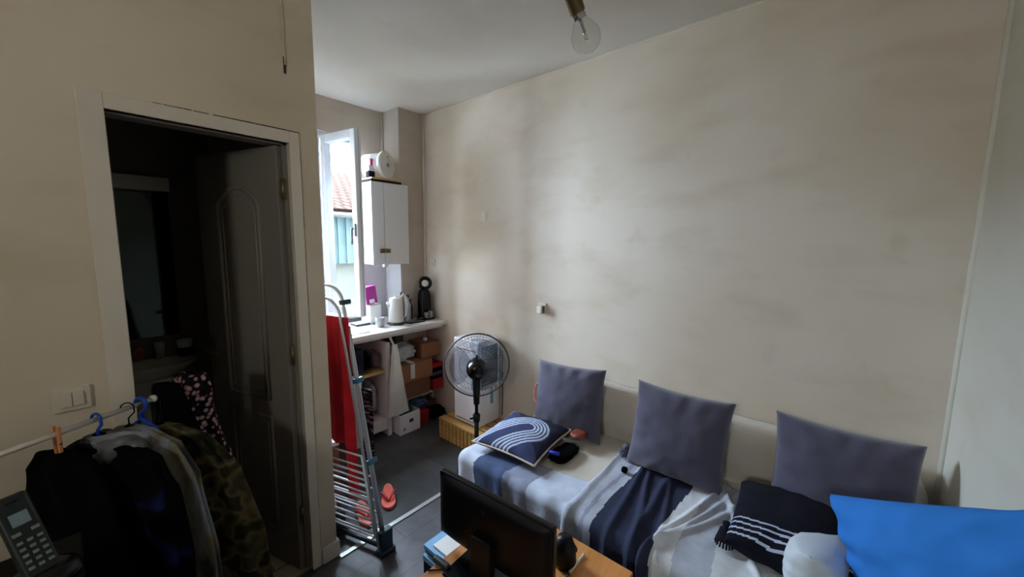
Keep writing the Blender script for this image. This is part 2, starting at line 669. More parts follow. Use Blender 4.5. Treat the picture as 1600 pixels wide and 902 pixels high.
# wall with the bathroom door
DX0, DX1, DZ = .128, .678, 2.04
bm = B()
box(bm, XL, YD, -.1, DX0, YD + .1, ZC)
box(bm, DX1, YD, -.1, PX, YD + .1, ZC)
box(bm, DX0, YD, DZ, DX1, YD + .1, ZC)
box(bm, .72, YD + .1, -.1, PX, YK, ZC)
struct('wall_left', bm, 'partition_paint')
# plaster casing around the opening, flush boards with a cracked joint
bm = B()
for a in ((DX0 - .06, 0, DX0, DZ + .05), (DX1, 0, DX1 + .042, DZ + .05), (DX0, DZ, DX1, DZ + .05)):
    box(bm, a[0], YD - .006, a[1], a[2], YD + .03, a[3])
struct('trim_2', bm, 'casing_paint', bevel=.002)
bm = B()
random.seed(3)
x = DX0 + .12
while x < DX1 + .04:
    w = random.uniform(.015, .05)
    h = .002 + .0032 * min(1, (x - DX0) / .4) * random.uniform(.6, 1.2)
    box(bm, x, YD - .0012, DZ + .050, min(x + w, DX1 + .044), YD + .001, DZ + .050 + h)
    x += w * (1.0 if x > .36 else random.uniform(1.0, 1.5))
z = .10
while z < DZ + .05:
    h = random.uniform(.05, .15)
    box(bm, DX1 + .042, YD - .0012, z, DX1 + .042 + random.uniform(.0016, .003), YD + .001, min(z + h, DZ + .052))
    z += h
struct('trim_3', bm, 'crack_dark')
bm = B()
box(bm, DX1 + .046, YD - .012, 0, PX + .006, YD, .085)
box(bm, PX, YD - .012, 0, PX + .012, YD + .35, .085)
struct('baseboard_left', bm, 'casing_paint', bevel=.003)
# beige cable strip coming down the wall above the door, ending in a small open slot
bm = B(); box(bm, .677, YD - .005, 2.36, .682, YD, ZC)
t = struct('trim_4', bm, 'partition_paint', bevel=.0015)
bm = B(); box(bm, .6735, YD - .0025, 2.325, .683, YD + .001, 2.392)
struct('trim_5', bm, 'crack_dark')

# kitchen wall with its window opening
WX0, WX1, WZ0, WZ1 = .90, 1.762, .985, 2.515
bm = B()
box(bm, PX - .1, YK, -.1, WX0, YK + .10, ZC)
box(bm, WX1, YK, -.1, XW + .1, YK + .10, ZC)
box(bm, WX0, YK, -.1, WX1, YK + .10, WZ0)
box(bm, WX0, YK, WZ1, WX1, YK + .10, ZC)
struct('wall_back', bm, 'kitchen_paint')
bm = B(); box(bm, 2.005, 3.025, 0, XW, YK, ZC)
struct('wall_pilaster', bm, 'kitchen_paint', bevel=.004)
bm = B(); box(bm, 1.765, YK - .008, .905, 2.005, YK, 1.42); box(bm, 1.998, 3.028, .905, 2.005, YK - .008, 1.42)
struct('trim_6', bm, 'white_tile')
# corner beads and the ragged joint under the ceiling
bm = B()
tube(bm, [(XW - .012, 3.01, .91), (XW - .012, 3.01, ZC)], .011, 8)
struct('trim_7', bm, 'bead_paint')
bm = B(); tube(bm, [(1.992, YK - .012, 1.42), (1.992, YK - .012, ZC)], .010, 8)
struct('trim_8', bm, 'bead_paint')
bm = B(); tube(bm, [(XW - .003, YN + .003, 0), (XW - .003, YN + .003, ZC)], .011, 8)
struct('trim_9', bm, 'near_paint')
bm = B()
box(bm, XW - .006, YN, ZC - .020, XW, 3.02, ZC - .008)
struct('trim_10', bm, 'bead_paint', bevel=.004)
bm = B(); box(bm, PX, 1.808, 0, XW - .5, 1.838, .007)
struct('trim_11', bm, 'alu_tube', bevel=.003)

# bathroom shell
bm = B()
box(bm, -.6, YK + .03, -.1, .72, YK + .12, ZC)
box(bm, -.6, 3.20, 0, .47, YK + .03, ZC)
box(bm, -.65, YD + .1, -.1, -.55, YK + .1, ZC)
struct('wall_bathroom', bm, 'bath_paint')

# window: fixed frame, closed hidden leaf and the leaf swung into the kitchen
bm = B()
fy0, fy1 = YK + .03, YK + .085
box(bm, WX0, fy0, WZ0, WX0 + .05, fy1, WZ1)
box(bm, WX1 - .022, fy0, WZ0, WX1, fy1, WZ1)
box(bm, WX0, fy0, WZ0, WX1, fy1, WZ0 + .05)
box(bm, WX0, fy0, WZ1 - .05, WX1, fy1, WZ1)
box(bm, 1.388, fy0 - .01, WZ0, 1.445, fy1, WZ1)
w1 = struct('window_1', bm, 'pvc_white', bevel=.006)
bm = B()
box(bm, .95, fy0 - .02, 1.03, 1.0, fy1 - .02, 2.47)
box(bm, 1.34, fy0 - .02, 1.03, 1.388, fy1 - .02, 2.47)
box(bm, 1.0, fy0 - .02, 1.03, 1.34, fy1 - .02, 1.09)
box(bm, 1.0, fy0 - .02, 2.41, 1.34, fy1 - .02, 2.47)
s1 = part('sash', bm, 'pvc_white', w1, bevel=.005)
bm = B(); box(bm, 1.0, fy0 + .012, 1.09, 1.34, fy0 + .018, 2.41)
part('pane', bm, 'window_glass', s1)
# open leaf, built hinge at x=0 then turned about the mullion
SW, ST = .435, .058
SZ0, SZ1 = 1.015, 2.48
hinge = Matrix.Translation((1.452, YK + .02, 0)) @ Matrix.Rotation(math.radians(-80), 4, 'Z')
bm = B()
for a in ((0, SZ0, .062, SZ1), (SW - .062, SZ0, SW, SZ1), (.062, SZ0, SW - .062, SZ0 + .068), (.062, SZ1 - .068, SW - .062, SZ1)):
    box(bm, a[0], -.012, a[1], a[2], ST - .012, a[3])
xform(bm, bm.verts, hinge)
s2 = part('sash', bm, 'pvc_white', w1, bevel=.007)
bm = B(); box(bm, .06, .012, SZ0 + .066, SW - .06, .018, SZ1 - .066); xform(bm, bm.verts, hinge)
part('pane', bm, 'window_glass', s2)
bm = B(); box(bm, SW - .001, .020, SZ0, SW + .001, .024, SZ1); xform(bm, bm.verts, hinge)
part('gasket', bm, 'grey_plastic', s2)
bm = B()
box(bm, SW - .044, -.024, 1.66, SW - .018, -.012, 1.76)
tube(bm, [(SW - .031, -.03, 1.72), (SW - .031, -.045, 1.72), (SW - .031, -.045, 1.60)], .008, 8)
xform(bm, bm.verts, hinge)
part('handle', bm, 'grey_plastic', s2)
bm = B(); box(bm, WX0, YK - .02, WZ0 - .03, WX1, YK + .06, WZ0 + .002)
part('window_sill', bm, 'pvc_white', w1, bevel=.004)

# bathroom door leaf, opened inwards, with two moulded panels
DWID = .60
dm = Matrix.Translation((.655, 1.893, 0)) @ Matrix.Rotation(math.radians(180 - 73.5), 4, 'Z')
bm = B(); box(bm, 0, -.02, .012, DWID, .02, 2.03)
xform(bm, bm.verts, dm)
d1 = struct('door_1', bm, 'door_paint', bevel=.002)


def moulding(x0, x1, z0, z1, arch, name):
    pts = [(x0, z0), (x1, z0), (x1, z1)]
    if arch:
        n = 12
        for i in range(1, n):
            u = i / n
            pts.append((x1 + (x0 - x1) * u, z1 + arch * (1 - (2 * u - 1) ** 2)))
    pts.append((x0, z1))
    b2 = B()
    for s in (1, -1):
        # a half-round profile swept around the outline
        tube(b2, [(px_, s * .020, pz) for px_, pz in pts], .011, 8, closed=True)
        mxx, mzz = (x0 + x1) / 2, (z0 + z1) / 2
        inner = [(mxx + (px_ - mxx) * .80, mzz + (pz - mzz) * (1 - .03 / (mzz - z0))) for px_, pz in pts]
        tube(b2, [(px_, s * .019, pz) for px_, pz in inner], .006, 6, closed=True)
    xform(b2, b2.verts, dm)
    part(name, b2, 'door_paint', d1)


moulding(.14, .44, .86, 1.79, .075, 'panel_moulding')
moulding(.14, .44, .17, .77, 0, 'panel_moulding')
bm = B()
box(bm, .548, .02, .92, .582, .027, 1.13); box(bm, .548, -.027, .92, .582, -.02, 1.13)
tube(bm, [(.565, .02, 1.06), (.565, .06, 1.06), (.46, .06, 1.055)], .009, 8)
tube(bm, [(.565, -.02, 1.06), (.565, -.06, 1.06), (.46, -.06, 1.055)], .009, 8)
xform(bm, bm.verts, dm)
part('door_handle', bm, 'brass_dark', d1)
bm = B()
for z in (.25, 1.05, 1.80):
    tube(bm, [(.655, 1.878, z), (.655, 1.878, z + .09)], .008, 8)
part('hinge', bm, 'brass_dark', d1)
bm = B()
box(bm, DX1 - .016, YD + .03, 0, DX1, YD + .10, DZ)
box(bm, DX0, YD + .03, 0, DX0 + .004, YD + .10, DZ)
box(bm, DX0, YD + .03, DZ - .006, DX1, YD + .10, DZ)
struct('trim_12', bm, 'door_paint')

# ------------------------------------------------------------------ seen through the window, with unseen walls that block sky light
bm = B(); box(bm, -6, 3.5, -3.2, 14, 24, -3.0)
struct('ground_courtyard', bm, 'courtyard')
bm = B()
ox0, ox1, oz0, oz1 = WX0 - .1, WX1 + .35, WZ0 - .1, WZ1 + .2      # splayed outer reveal
box(bm, -14, YK + .101, -3.2, ox0, YK + .30, 13)
box(bm, ox1, YK + .101, -3.2, 18, YK + .30, 13)
box(bm, ox0, YK + .101, -3.2, ox1, YK + .30, oz0)
box(bm, ox0, YK + .101, oz1, ox1, YK + .30, 13)
struct('wall_outside_shade', bm, 'neighbour_render')  # unseen facade, made tall to shade the house opposite
mat('blocker_dark', rgb(58, 48, 44), 0.95, var=0.2, scale=6, spec=0.1)
bm = B(); box(bm, -2.7, YK + .31, -3.2, -2.4, 8.6, 13)
struct('wall_sky_blocker', bm, 'blocker_dark')  # unseen wall added to keep sky reflections off the open sash
nb = thing('neighbour_house', 'neighbouring house with terracotta tiled roof seen through the window', 'house', (5, 9, -3))
bm = B(); box(bm, -1, 9.0, -3.0, 13, 14, 2.30)
part('house_wall', bm, 'neighbour_render', nb)
bm = B(); box(bm, -1, 8.90, 1.10, 13, 8.99, 2.26)
for i in range(70):
    box(bm, -1 + i * .2, 8.875, 1.10, -1 + i * .2 + .05, 8.90, 2.26)
part('cladding', bm, 'shutter_teal', nb, label='teal corrugated cladding band')
bm = B()
vs = box(bm, -1.3, 0, 0, 13.3, 4.2, .12)
# tiles run in the object's own xy plane
rf = part('roof', bm, 'roof_tiles', nb)
rf.matrix_parent_inverse = Matrix()
rf.location = (0 - nb.location.x, 8.65 - nb.location.y, 2.24 - nb.location.z)
rf.rotation_euler = (math.radians(21), 0, 0)
bm = B(); tube(bm, [(-1.3, 8.62, 2.22), (13.3, 8.62, 2.22)], .06, 8)
part('gutter', bm, 'grey_plastic', nb)
bm = B()
bm.free()
for x in (2.9, 4.9):
    bm = B(); box(bm, x, 8.96, -.4, x + .8, 9.02, .75)
    part('house_window', bm, 'dark_grey_plastic', nb)

# ------------------------------------------------------------------ ceiling bulb
pb = thing('pendant_bulb', 'bare clear light bulb hanging crookedly on a cord from the ceiling', 'light bulb', (.63, .43, ZC))
# the axis leans: bulb centre, direction towards the socket
bc = Vector((.725, .425, 2.036))
ax = (Vector((.655, .437, 2.135)) - bc).normalized()
mtx = frame_mtx(bc, ax)
bm = B()
prof = [(0, -.030)] + [(.030 * math.sin(a), -.030 * math.cos(a)) for a in [math.radians(15 * i) for i in range(1, 8)]] + \
       [(.027, .012), (.021, .022), (.0155, .030), (.0125, .036)]
lathe(bm, prof, 28, mtx)
bg = part('bulb', bm, 'bulb_glass', pb, smooth=True, label='clear glass bulb')
bm = B()
tube(bm, [bc + ax * .045, bc + ax * .008], .0035, 6)
for s in (-1, 1):
    q = mtx.to_3x3() @ Vector((s, 0, 0))
    tube(bm, [bc + ax * .012, bc + ax * .0 + q * .010, bc - ax * .004 + q * .012], .0007, 5)
q = mtx.to_3x3() @ Vector((1, 0, 0))
tube(bm, [bc - ax * .004 + q * (.012 - .004 * i) + ax * (.002 * (i % 2)) for i in range(7)], .0008, 5)
part('filament', bm, 'steel', bg)
bm = B()
lathe(bm, [(.0, .034), (.013, .034), (.0135, .040), (.0125, .044), (.0135, .048), (.0125, .052), (.0135, .056), (.0125, .060)], 20, mtx)
part('screw_cap', bm, 'steel', pb)
bm = B()
lathe(bm, [(.012, .044), (.0150, .046), (.0155, .090), (.0140, .104), (.0145, .106), (.0120, .122), (.005, .128), (0, .128)], 24, mtx)
part('socket', bm, 'brass_dark', pb)
bm = B()
top = bc + ax * .126
P = [top, top + ax * .06, Vector((.60, .445, 2.30)), Vector((.585, .448, 2.5)), Vector((.58, .45, ZC))]
tube(bm, P, .0035, 8)
part('cord', bm, 'cream_plastic', pb)
bm = B(); lathe(bm, [(0, -.02), (.03, -.02), (.035, 0)], 20, Matrix.Translation((.58, .45, ZC)))
part('ceiling_rose', bm, 'cream_plastic', pb)

# ------------------------------------------------------------------ switches and sockets
sw = thing('light_switch', 'yellowed double light switch beside the bathroom door', 'light switch', (-.016, YD, 1.105))
bm = B(); box(bm, -.058, YD - .010, 1.066, .026, YD, 1.146)
part('plate', bm, 'switch_plastic', sw, bevel=.004)
for i in range(2):
    bm = B()
    vs = box(bm, -.041 + i * .026, YD - .016, 1.083, -.016 + i * .026, YD - .008, 1.129)
    xform(bm, vs, Matrix.Translation((0, 0, 0)))
    part('rocker', bm, 'switch_plastic', sw, bevel=.002)


def wall_box(y, z, w, h, d, label, grp, round_=True, cat='wall socket', name='wall_socket', cm='cream_plastic'):
    t = thing(name, label, cat, (XW, y, z), grp)
    b2 = B(); box(b2, XW - d, y - w / 2, z - h / 2, XW, y + w / 2, z + h / 2)
    part('plate', b2, cm, t, bevel=.004)
    b2 = B()
    mt_ = frame_mtx((XW - d - .002, y, z), (-1, 0, 0))
    lathe(b2, [(0, -.004), (.013, -.004), (.014, 0.001), (.017, .002), (.018, 0), (.018, -.002)], 20, mt_)
    part('outlet', b2, 'bead_paint', t)
    return t


wall_box(2.227, 1.838, .052, .078, .012, 'small pale junction box high on the long wall near the kitchen corner', None, cat='junction box', name='junction_box')
wall_box(2.895, 1.425, .060, .072, .012, 'white power socket on the long wall above the coffee machine', None)
tb = thing('wall_box', 'small white box jutting from the bare wall above the first grey cushion', 'wall box', (XW, 1.62, 1.145))
bm = B(); box(bm, XW - .012, 1.588, 1.105, XW, 1.665, 1.185)
part('plate', bm, 'cream_plastic', tb, bevel=.003)
bm = B(); box(bm, XW - .055, 1.596, 1.112, XW - .012, 1.640, 1.172)
part('body', bm, 'cream_plastic', tb, bevel=.006)
bm = B(); box(bm, XW - .046, 1.5945, 1.118, XW - .018, 1.597, 1.166)
part('grille', bm, 'vent_grey', tb)

# ------------------------------------------------------------------ wall cabinet and what stands on it
wc = thing('wall_cabinet', 'white two-door wall cabinet beside the kitchen window', 'cabinet', (1.8, 3.12, 1.43))
bm = B()
CX0 = 1.692
box(bm, CX0, 2.985, 1.43, CX0 + .018, YK, 2.115); box(bm, 1.978, 2.985, 1.43, 1.996, YK, 2.115)
box(bm, CX0 + .018, 2.985, 1.43, 1.978, YK, 1.448); box(bm, CX0 + .018, 2.985, 2.097, 1.978, YK, 2.115)
box(bm, CX0 + .018, YK - .008, 1.448, 1.978, YK, 2.097); box(bm, CX0 + .018, 3.0, 1.77, 1.978, YK - .01, 1.786)
part('carcass', bm, 'white_melamine', wc)
for i, (x0, x1) in enumerate(((CX0, 1.803), (1.8065, 2.046))):
    bm = B(); box(bm, x0, 2.962, 1.425, x1, 2.982, 2.118)
    d = part('door', bm, 'white_melamine', wc, bevel=.002)
    hx = x1 - .045 if i == 0 else x0 + .005
    bm = B(); box(bm, hx, 2.948, 1.525, hx + .040, 2.962, 1.562); box(bm, hx + .006, 2.943, 1.532, hx + .034, 2.949, 1.555)
    part('handle', bm, 'brass_dark', d, bevel=.003)
bm = B(); box(bm, 1.80, 2.975, 1.405, 1.84, 3.0, 1.43)
part('catch', bm, 'white_plastic', wc)

bd = B(); box(bd, 1.70, 2.965, 2.119, 1.985, 3.20, 2.137, 0); box(bd, 1.70, 2.96, 2.138, 1.98, 3.19, 2.152, 1)
tag(link('serving_board', bd, ['dark_cloth', 'board_wood'], bevel=.003), 'dark and pale wooden boards lying on the wall cabinet', 'board')
tub = thing('plastic_tub', 'white plastic tub lying on its side on the wall cabinet, round lid facing out', 'tub', (1.845, 3.05, 2.155))
mt = frame_mtx((1.852, 2.985, 2.268), (-.42, .90, 0))
bm = B(); lathe(bm, [(.104, .0), (.100, .02), (.100, .10), (.094, .19), (0, .19)], 32, mt)
part('tub_body', bm, 'white_plastic', tub, smooth=True)
bm = B(); lathe(bm, [(0, -.012), (.018, -.012), (.02, -.009), (.09, -.008), (.104, -.012), (.112, -.008), (.113, .016), (.106, .016)], 32, mt)
l_ = part('lid', bm, 'white_plastic', tub)
bm = B(); lathe(bm, [(0, -.020), (.013, -.020), (.015, -.010)], 16, mt)
part('knob', bm, 'grey_plastic', l_)
bm = B(); lathe(bm, [(0, -.014), (.006, -.014), (.007, -.008)], 12, mt @ Matrix.Translation((.052, -.045, 0)))
part('plug', bm, 'grey_plastic', l_)
bm = B(); box(bm, 1.70, 3.0, 2.153, 1.755, 3.06, 2.205)
tag(link('storage_box', bm, 'dark_cloth', bevel=.01), 'dark small box tucked behind the white tub on the wall cabinet', 'box')
bm = B(); box(bm, 1.70, 3.0, 2.206, 1.752, 3.05, 2.248)
tag(link('food_packet', bm, 'white_plastic', bevel=.008), 'white packet lying on the dark box above the wall cabinet', 'packet')
bm = B(); box(bm, 1.715, 3.0, 2.249, 1.762, 3.05, 2.305)
tag(link('food_packet', bm, 'pink_plastic', bevel=.01), 'bright pink packet peeking out behind the white tub', 'packet')

# ------------------------------------------------------------------ worktop, sink and counter clutter
WT0, WT1 = .866, .905
wt = thing('kitchen_worktop', 'long white kitchen worktop under the window', 'worktop', (1.5, 2.98, WT0))
bm = B()
prism(bm, [(PX, 2.70), (XW - .002, 2.70), (XW - .002, 3.022), (2.002, 3.022), (2.002, YK - .01), (PX, YK - .01)], WT0, WT1)
part('slab', bm, 'worktop_white', wt, bevel=.006)
bm = B(); box(bm, PX + .01, 2.765, .835, 2.26, 2.785, WT0)
part('front_rail', bm, 'white_melamine', wt)
bm = B()
box(bm, 1.0, YK - .02, WT1, 1.9, YK - .005, WT1 + .03)
part('upstand', bm, 'dark_grey_plastic', wt, bevel=.003)

sk = thing('kitchen_sink', 'shiny steel sink set into the worktop behind the drying rack', 'sink', (1.3, 2.98, WT1))
bm = B()
sx0, sx1, sy0, sy1 = 1.0, 1.545, 2.78, 3.16
box(bm, sx0, sy0, WT1 + .0005, sx1, sy0 + .04, WT1 + .008); box(bm, sx0, sy1 - .05, WT1 + .0005, sx1, sy1, WT1 + .008)
box(bm, sx0, sy0 + .04, WT1 + .0005, sx0 + .04, sy1 - .05, WT1 + .008); box(bm, sx1 - .04, sy0 + .04, WT1 + .0005, sx1, sy1 - .05, WT1 + .008)
box(bm, sx0 + .04, sy0 + .04, WT1 + .0005, sx1 - .04, sy1 - .05, WT1 + .003)
part('basin', bm, 'steel', sk, bevel=.003)
bm = B()
for i in range(5):
    box(bm, 1.26 + i * .05, sy0 + .05, WT1 + .003, 1.275 + i * .05, sy1 - .06, WT1 + .006)
part('drainer_ridges', bm, 'steel', sk)
bm = B()
tube(bm, [(1.12, 3.13, WT1 + .008), (1.12, 3.13, 1.10), (1.12, 3.10, 1.14), (1.12, 3.02, 1.14), (1.12, 2.99, 1.11)], .012, 10)
lathe(bm, [(.024, 0), (.024, .03), (0, .03)], 16, Matrix.Translation((1.12, 3.13, WT1 + .008)))
part('faucet', bm, 'chrome', sk)

kt = thing('electric_kettle', 'white electric kettle on the worktop under the wall cabinet', 'kettle', (1.86, 2.90, WT1))
kx, ky = 1.852, 2.895
T = Matrix.Translation((kx, ky, WT1))
bm = B(); lathe(bm, [(0, .022), (.064, .022), (.066, .035), (.062, .13), (.056, .215), (.054, .22)], 32, T)
part('body', bm, 'white_plastic', kt)
bm = B(); lathe(bm, [(.055, .218), (.052, .230), (.03, .238), (0, .240)], 28, T); lathe(bm, [(.012, .236), (.010, .249), (0, .252)], 14, T)
part('lid', bm, 'white_plastic', kt)
bm = B(); lathe(bm, [(0, 0), (.074, 0), (.076, .012), (.062, .020), (0, .020)], 28, T)
part('base', bm, 'dark_grey_plastic', kt)
bm = B()
hd = Vector((.92, -.38, 0))
c0 = Vector((kx, ky, WT1))
tube(bm, [c0 + hd * .050 + Vector((0, 0, .225)), c0 + hd * .066 + Vector((0, 0, .262)), c0 + hd * .086 + Vector((0, 0, .235)), c0 + hd * .090 + Vector((0, 0, .15)), c0 + hd * .084 + Vector((0, 0, .07)), c0 + hd * .060 + Vector((0, 0, .055))],
     [.014, .015, .014, .013, .013, .012], 10)
part('handle', bm, 'white_plastic', kt)
bm = B()
tube(bm, [c0 - hd * .050 + Vector((0, 0, .165)), c0 - hd * .074 + Vector((0, 0, .20))], [.026, .012], 12)
part('spout', bm, 'white_plastic', kt)
bm = B(); box(bm, -.006, -.002, .07, .006, .002, .15)
xform(bm, bm.verts, Matrix.Translation(c0 + Vector((.044, -.050, 0))) @ Matrix.Rotation(math.radians(42), 4, 'Z'))
part('water_gauge', bm, 'grey_plastic', kt)

cm_ = thing('coffee_machine', 'black pod coffee machine with a round ring head on the worktop corner', 'coffee machine', (2.16, 2.90, WT1))
cx_, cy_ = 2.165, 2.905
bm = B()
lathe(bm, [(0, 0), (.070, 0), (.075, .012), (.060, .03), (0, .032)], 28, Matrix.Translation((cx_, cy_, WT1)))
box(bm, cx_ - .055, cy_ - .075, WT1, cx_ + .055, cy_ + .03, WT1 + .022)
part('base', bm, 'black_gloss', cm_)
bm = B()
vs = []
prof = [(-.050, .02), (-.052, .10), (-.050, .22), (-.038, .265), (-.018, .285)]
pts = [(a, z) for a, z in prof] + [(-a, z) for a, z in reversed(prof)]
a = [bm.verts.new((cx_ + x_, cy_ - .035, WT1 + z_)) for x_, z_ in pts]
c = [bm.verts.new((cx_ + x_, cy_ + .045, WT1 + z_)) for x_, z_ in pts]
bm.faces.new(a); bm.faces.new(list(reversed(c)))
for i in range(len(pts)):
    bm.faces.new((a[i], c[i], c[(i + 1) % len(pts)], a[(i + 1) % len(pts)]))
bmesh.ops.recalc_face_normals(bm, faces=bm.faces)
part('body', bm, 'black_gloss', cm_, bevel=.012, bseg=3)
bm = B()
vd = Vector((-.6, -.8, 0)).normalized()
mt = frame_mtx((cx_, cy_ - .01, WT1 + .338), vd)
ring = [mt @ Vector((.047 * math.cos(2 * math.pi * k / 28), .047 * math.sin(2 * math.pi * k / 28), 0)) for k in range(28)]
tube(bm, ring, .018, 10, closed=True)
part('head_ring', bm, 'black_gloss', cm_)
bm = B(); lathe(bm, [(0, .008), (.026, .008), (.034, .004), (.036, -.02), (0, -.02)], 24, mt)
part('water_window', bm, 'cream_plastic', cm_, label='pale round centre of the ring')
bm = B(); box(bm, cx_ - .035, cy_ - .085, WT1 + .022, cx_ + .035, cy_ - .03, WT1 + .030)
lathe(bm, [(.018, .03), (.022, .08), (.020, .08), (.016, .034), (0, .034)], 18, Matrix.Translation((cx_ + .02, cy_ - .06, WT1)))
lathe(bm, [(.016, .03), (.020, .07), (.018, .07), (.014, .034), (0, .034)], 18, Matrix.Translation((cx_ - .026, cy_ - .058, WT1)))
part('drip_tray', bm, 'grey_plastic', cm_)

bm = B(); box(bm, 1.69, 3.04, WT1, 1.80, 3.2, 1.075)
tag(link('storage_canister', bm, 'white_plastic', bevel=.012), 'square white canister under the wall cabinet carrying a magenta box', 'canister')
bm = B()
vs = box(bm, 1.672, 3.05, 1.078, 1.775, 3.12, 1.232)
vs2 = box(bm, 1.70, 3.047, 1.085, 1.745, 3.052, 1.12, 1)
xform(bm, bm.verts, Matrix.Translation((1.72, 3.08, 1.075)) @ Matrix.Rotation(math.radians(-8), 4, 'Y') @ Matrix.Translation((-1.72, -3.08, -1.071)))
tag(link('tea_box', bm, ['magenta', 'paper_white'], bevel=.003), 'magenta cardboard box leaning on the white canister', 'box')


def bottle(x, y, h, r, m, label, cap='dark_grey_plastic', lean=0):
    t = thing('kitchen_bottle', label, 'bottle', (x, y, WT1))
    mt_ = Matrix.Translation((x, y, WT1 + .001)) @ Matrix.Rotation(lean, 4, 'Y')
    b2 = B(); lathe(b2, [(0, 0), (r, 0), (r, h * .6), (r * .45, h * .76), (r * .4, h * .9)], 20, mt_)
    part('body', b2, m, t)
    b2 = B(); lathe(b2, [(r * .5, h * .88), (r * .5, h), (0, h)], 16, mt_)
    part('cap', b2, cap, t)


bottle(2.022, 2.965, .235, .026, 'bag_clear', 'slim clear bottle standing between kettle and coffee machine')
bottle(1.978, 3.0, .26, .020, 'grey_plastic', 'narrow dark-capped bottle behind the kettle')
bottle(2.065, 2.99, .19, .022, 'dark_grey_plastic', 'short dark bottle next to the coffee machine')
bm = B(); lathe(bm, [(0, 0), (.034, 0), (.038, .08), (.035, .08), (.031, .006), (0, .006)], 20, Matrix.Translation((1.70, 2.90, WT1)))
tag(link('drinking_glass', bm, 'bag_clear', smooth=True), 'small cup by the kettle near the open window', 'cup')
bm = B(); box(bm, 1.93, 2.80, WT1, 2.09, 2.90, WT1 + .010)
tag(link('knife_tray', bm, 'dark_grey_plastic', bevel=.003), 'flat dark tray lying in front of the coffee machine', 'tray')
bm = B(); box(bm, 1.56, 3.03, WT1, 1.685, 3.15, WT1 + .02)
tag(link('dish_rack', bm, 'dark_grey_plastic', bevel=.004), 'low dark dish mat beside the sink', 'mat')

# ------------------------------------------------------------------ open base unit and its contents
bu = thing('base_shelf_unit', 'white open shelf unit below the worktop', 'shelf unit', (1.7, 2.95, 0))
FY = 2.745
for x0, x1 in ((1.362, 1.438), (1.655, 1.690), ):
    bm = B(); box(bm, x0, FY, 0, x1, FY + (.42 if x0 < 1.5 else .03), .80 if x0 > 1.5 else .585)
    part('upright', bm, 'white_melamine', bu, bevel=.002)
bm = B(); box(bm, 1.660, FY + .03, 0, 1.685, 3.2, .80)
part('divider', bm, 'white_melamine', bu)
bm = B(); box(bm, 1.438, FY + .02, .545, 1.655, 3.2, .568)
part('shelf', bm, 'board_wood', bu)
bm = B(); box(bm, 1.438, FY + .01, .06, 1.655, 3.2, .14)
part('bottom_board', bm, 'white_melamine', bu)
bm = B(); box(bm, 1.690, FY + .05, .225, 2.262, 3.2, .243); box(bm, 2.235, 2.9, 0, 2.255, 2.93, .225); box(bm, 1.70, 2.9, 0, 1.72, 2.93, .225)
part('shelf', bm, 'white_melamine', bu)

bm = B(); box(bm, 1.355, FY - .012, .60, 1.455, 3.1, .79)
tag(link('storage_crate', bm, 'dark_cloth', bevel=.006), 'dark grey box on top of the white upright beside the drying rack', 'box')
# the crate stands on the left upright
def heap(name, x0, y0, z0, x1, y1, z1, m, label, cat, seed=0, amp=.25, sub=1):
    """a soft bundle: squashed ball with lumps"""
    b2 = B()
    bmesh.ops.create_icosphere(b2, subdivisions=4, radius=1)
    cx0, cy0, cz0 = (x0 + x1) / 2, (y0 + y1) / 2, (z0 + z1) / 2
    for v in b2.verts:
        d = v.co.normalized()
        k = max(abs(d.x), abs(d.y), abs(d.z))
        q = d * (0.55 + 0.45 / k * .62)
        n_ = 1 + amp * noise.noise(d * 2.2 + Vector((seed, seed * 1.7, 0))) + amp * .35 * noise.noise(d * 6 + Vector((seed, 0, 3)))
        q = q * n_
        v.co = Vector((cx0 + max(-1, min(1, q.x)) * (x1 - x0) / 2, cy0 + max(-1, min(1, q.y)) * (y1 - y0) / 2, cz0 + max(-1, min(1, q.z)) * (z1 - z0) / 2))
    return tag(link(name, b2, m, smooth=True), label, cat)


heap('folded_cloth', 1.462, 2.76, .569, 1.560, 3.0, .76, 'black_cloth', 'black cloth bundle on the upper cubby shelf', 'cloth', 1)
heap('folded_cloth', 1.565, 2.77, .569, 1.650, 3.0, .74, 'mauve_cloth', 'dusky mauve cloth bundle on the upper cubby shelf', 'cloth', 2)
heap('shopping_bag', 1.445, 2.80, .141, 1.530, 3.1, .50, 'black_cloth', 'black bag standing in the lower cubby', 'bag', 3)
heap('shopping_bag', 1.535, 2.82, .141, 1.650, 3.1, .46, 'bag_clear', 'pale crumpled bag in the lower cubby', 'bag', 4)

# carrier bag hanging off the upright
bm = B()


def bagf(u, v):
    z = .79 - .60 * v
    w = .018 + .075 * v ** 1.1
    d = .012 + .035 * math.sin(math.pi * min(1, v * .9 + .05))
    a_ = 2 * math.pi * u
    rip = 1 + .16 * math.sin(5 * a_ + 3 * v) + .10 * math.sin(9 * a_)
    return Vector((1.700 + .015 * v + w * math.cos(a_) * rip, FY - .060 + d * math.sin(a_) * rip, z))


grid(bm, bagf, 36, 24)
bmesh.ops.remove_doubles(bm, verts=bm.verts, dist=.0005)
bg_ = thing('carrier_bag', 'white plastic carrier bag hanging from the shelf upright', 'bag', (1.70, FY - .06, .19))
part('bag_body', bm, 'bag_film', bg_, smooth=True)
bm = B(); tube(bm, [(1.69, FY - .06, .775), (1.672, FY - .03, .84), (1.672, FY - .035, .865), (1.70, FY - .05, .78)], .004, 6)
part('bag_handle', bm, 'bag_film', bg_)


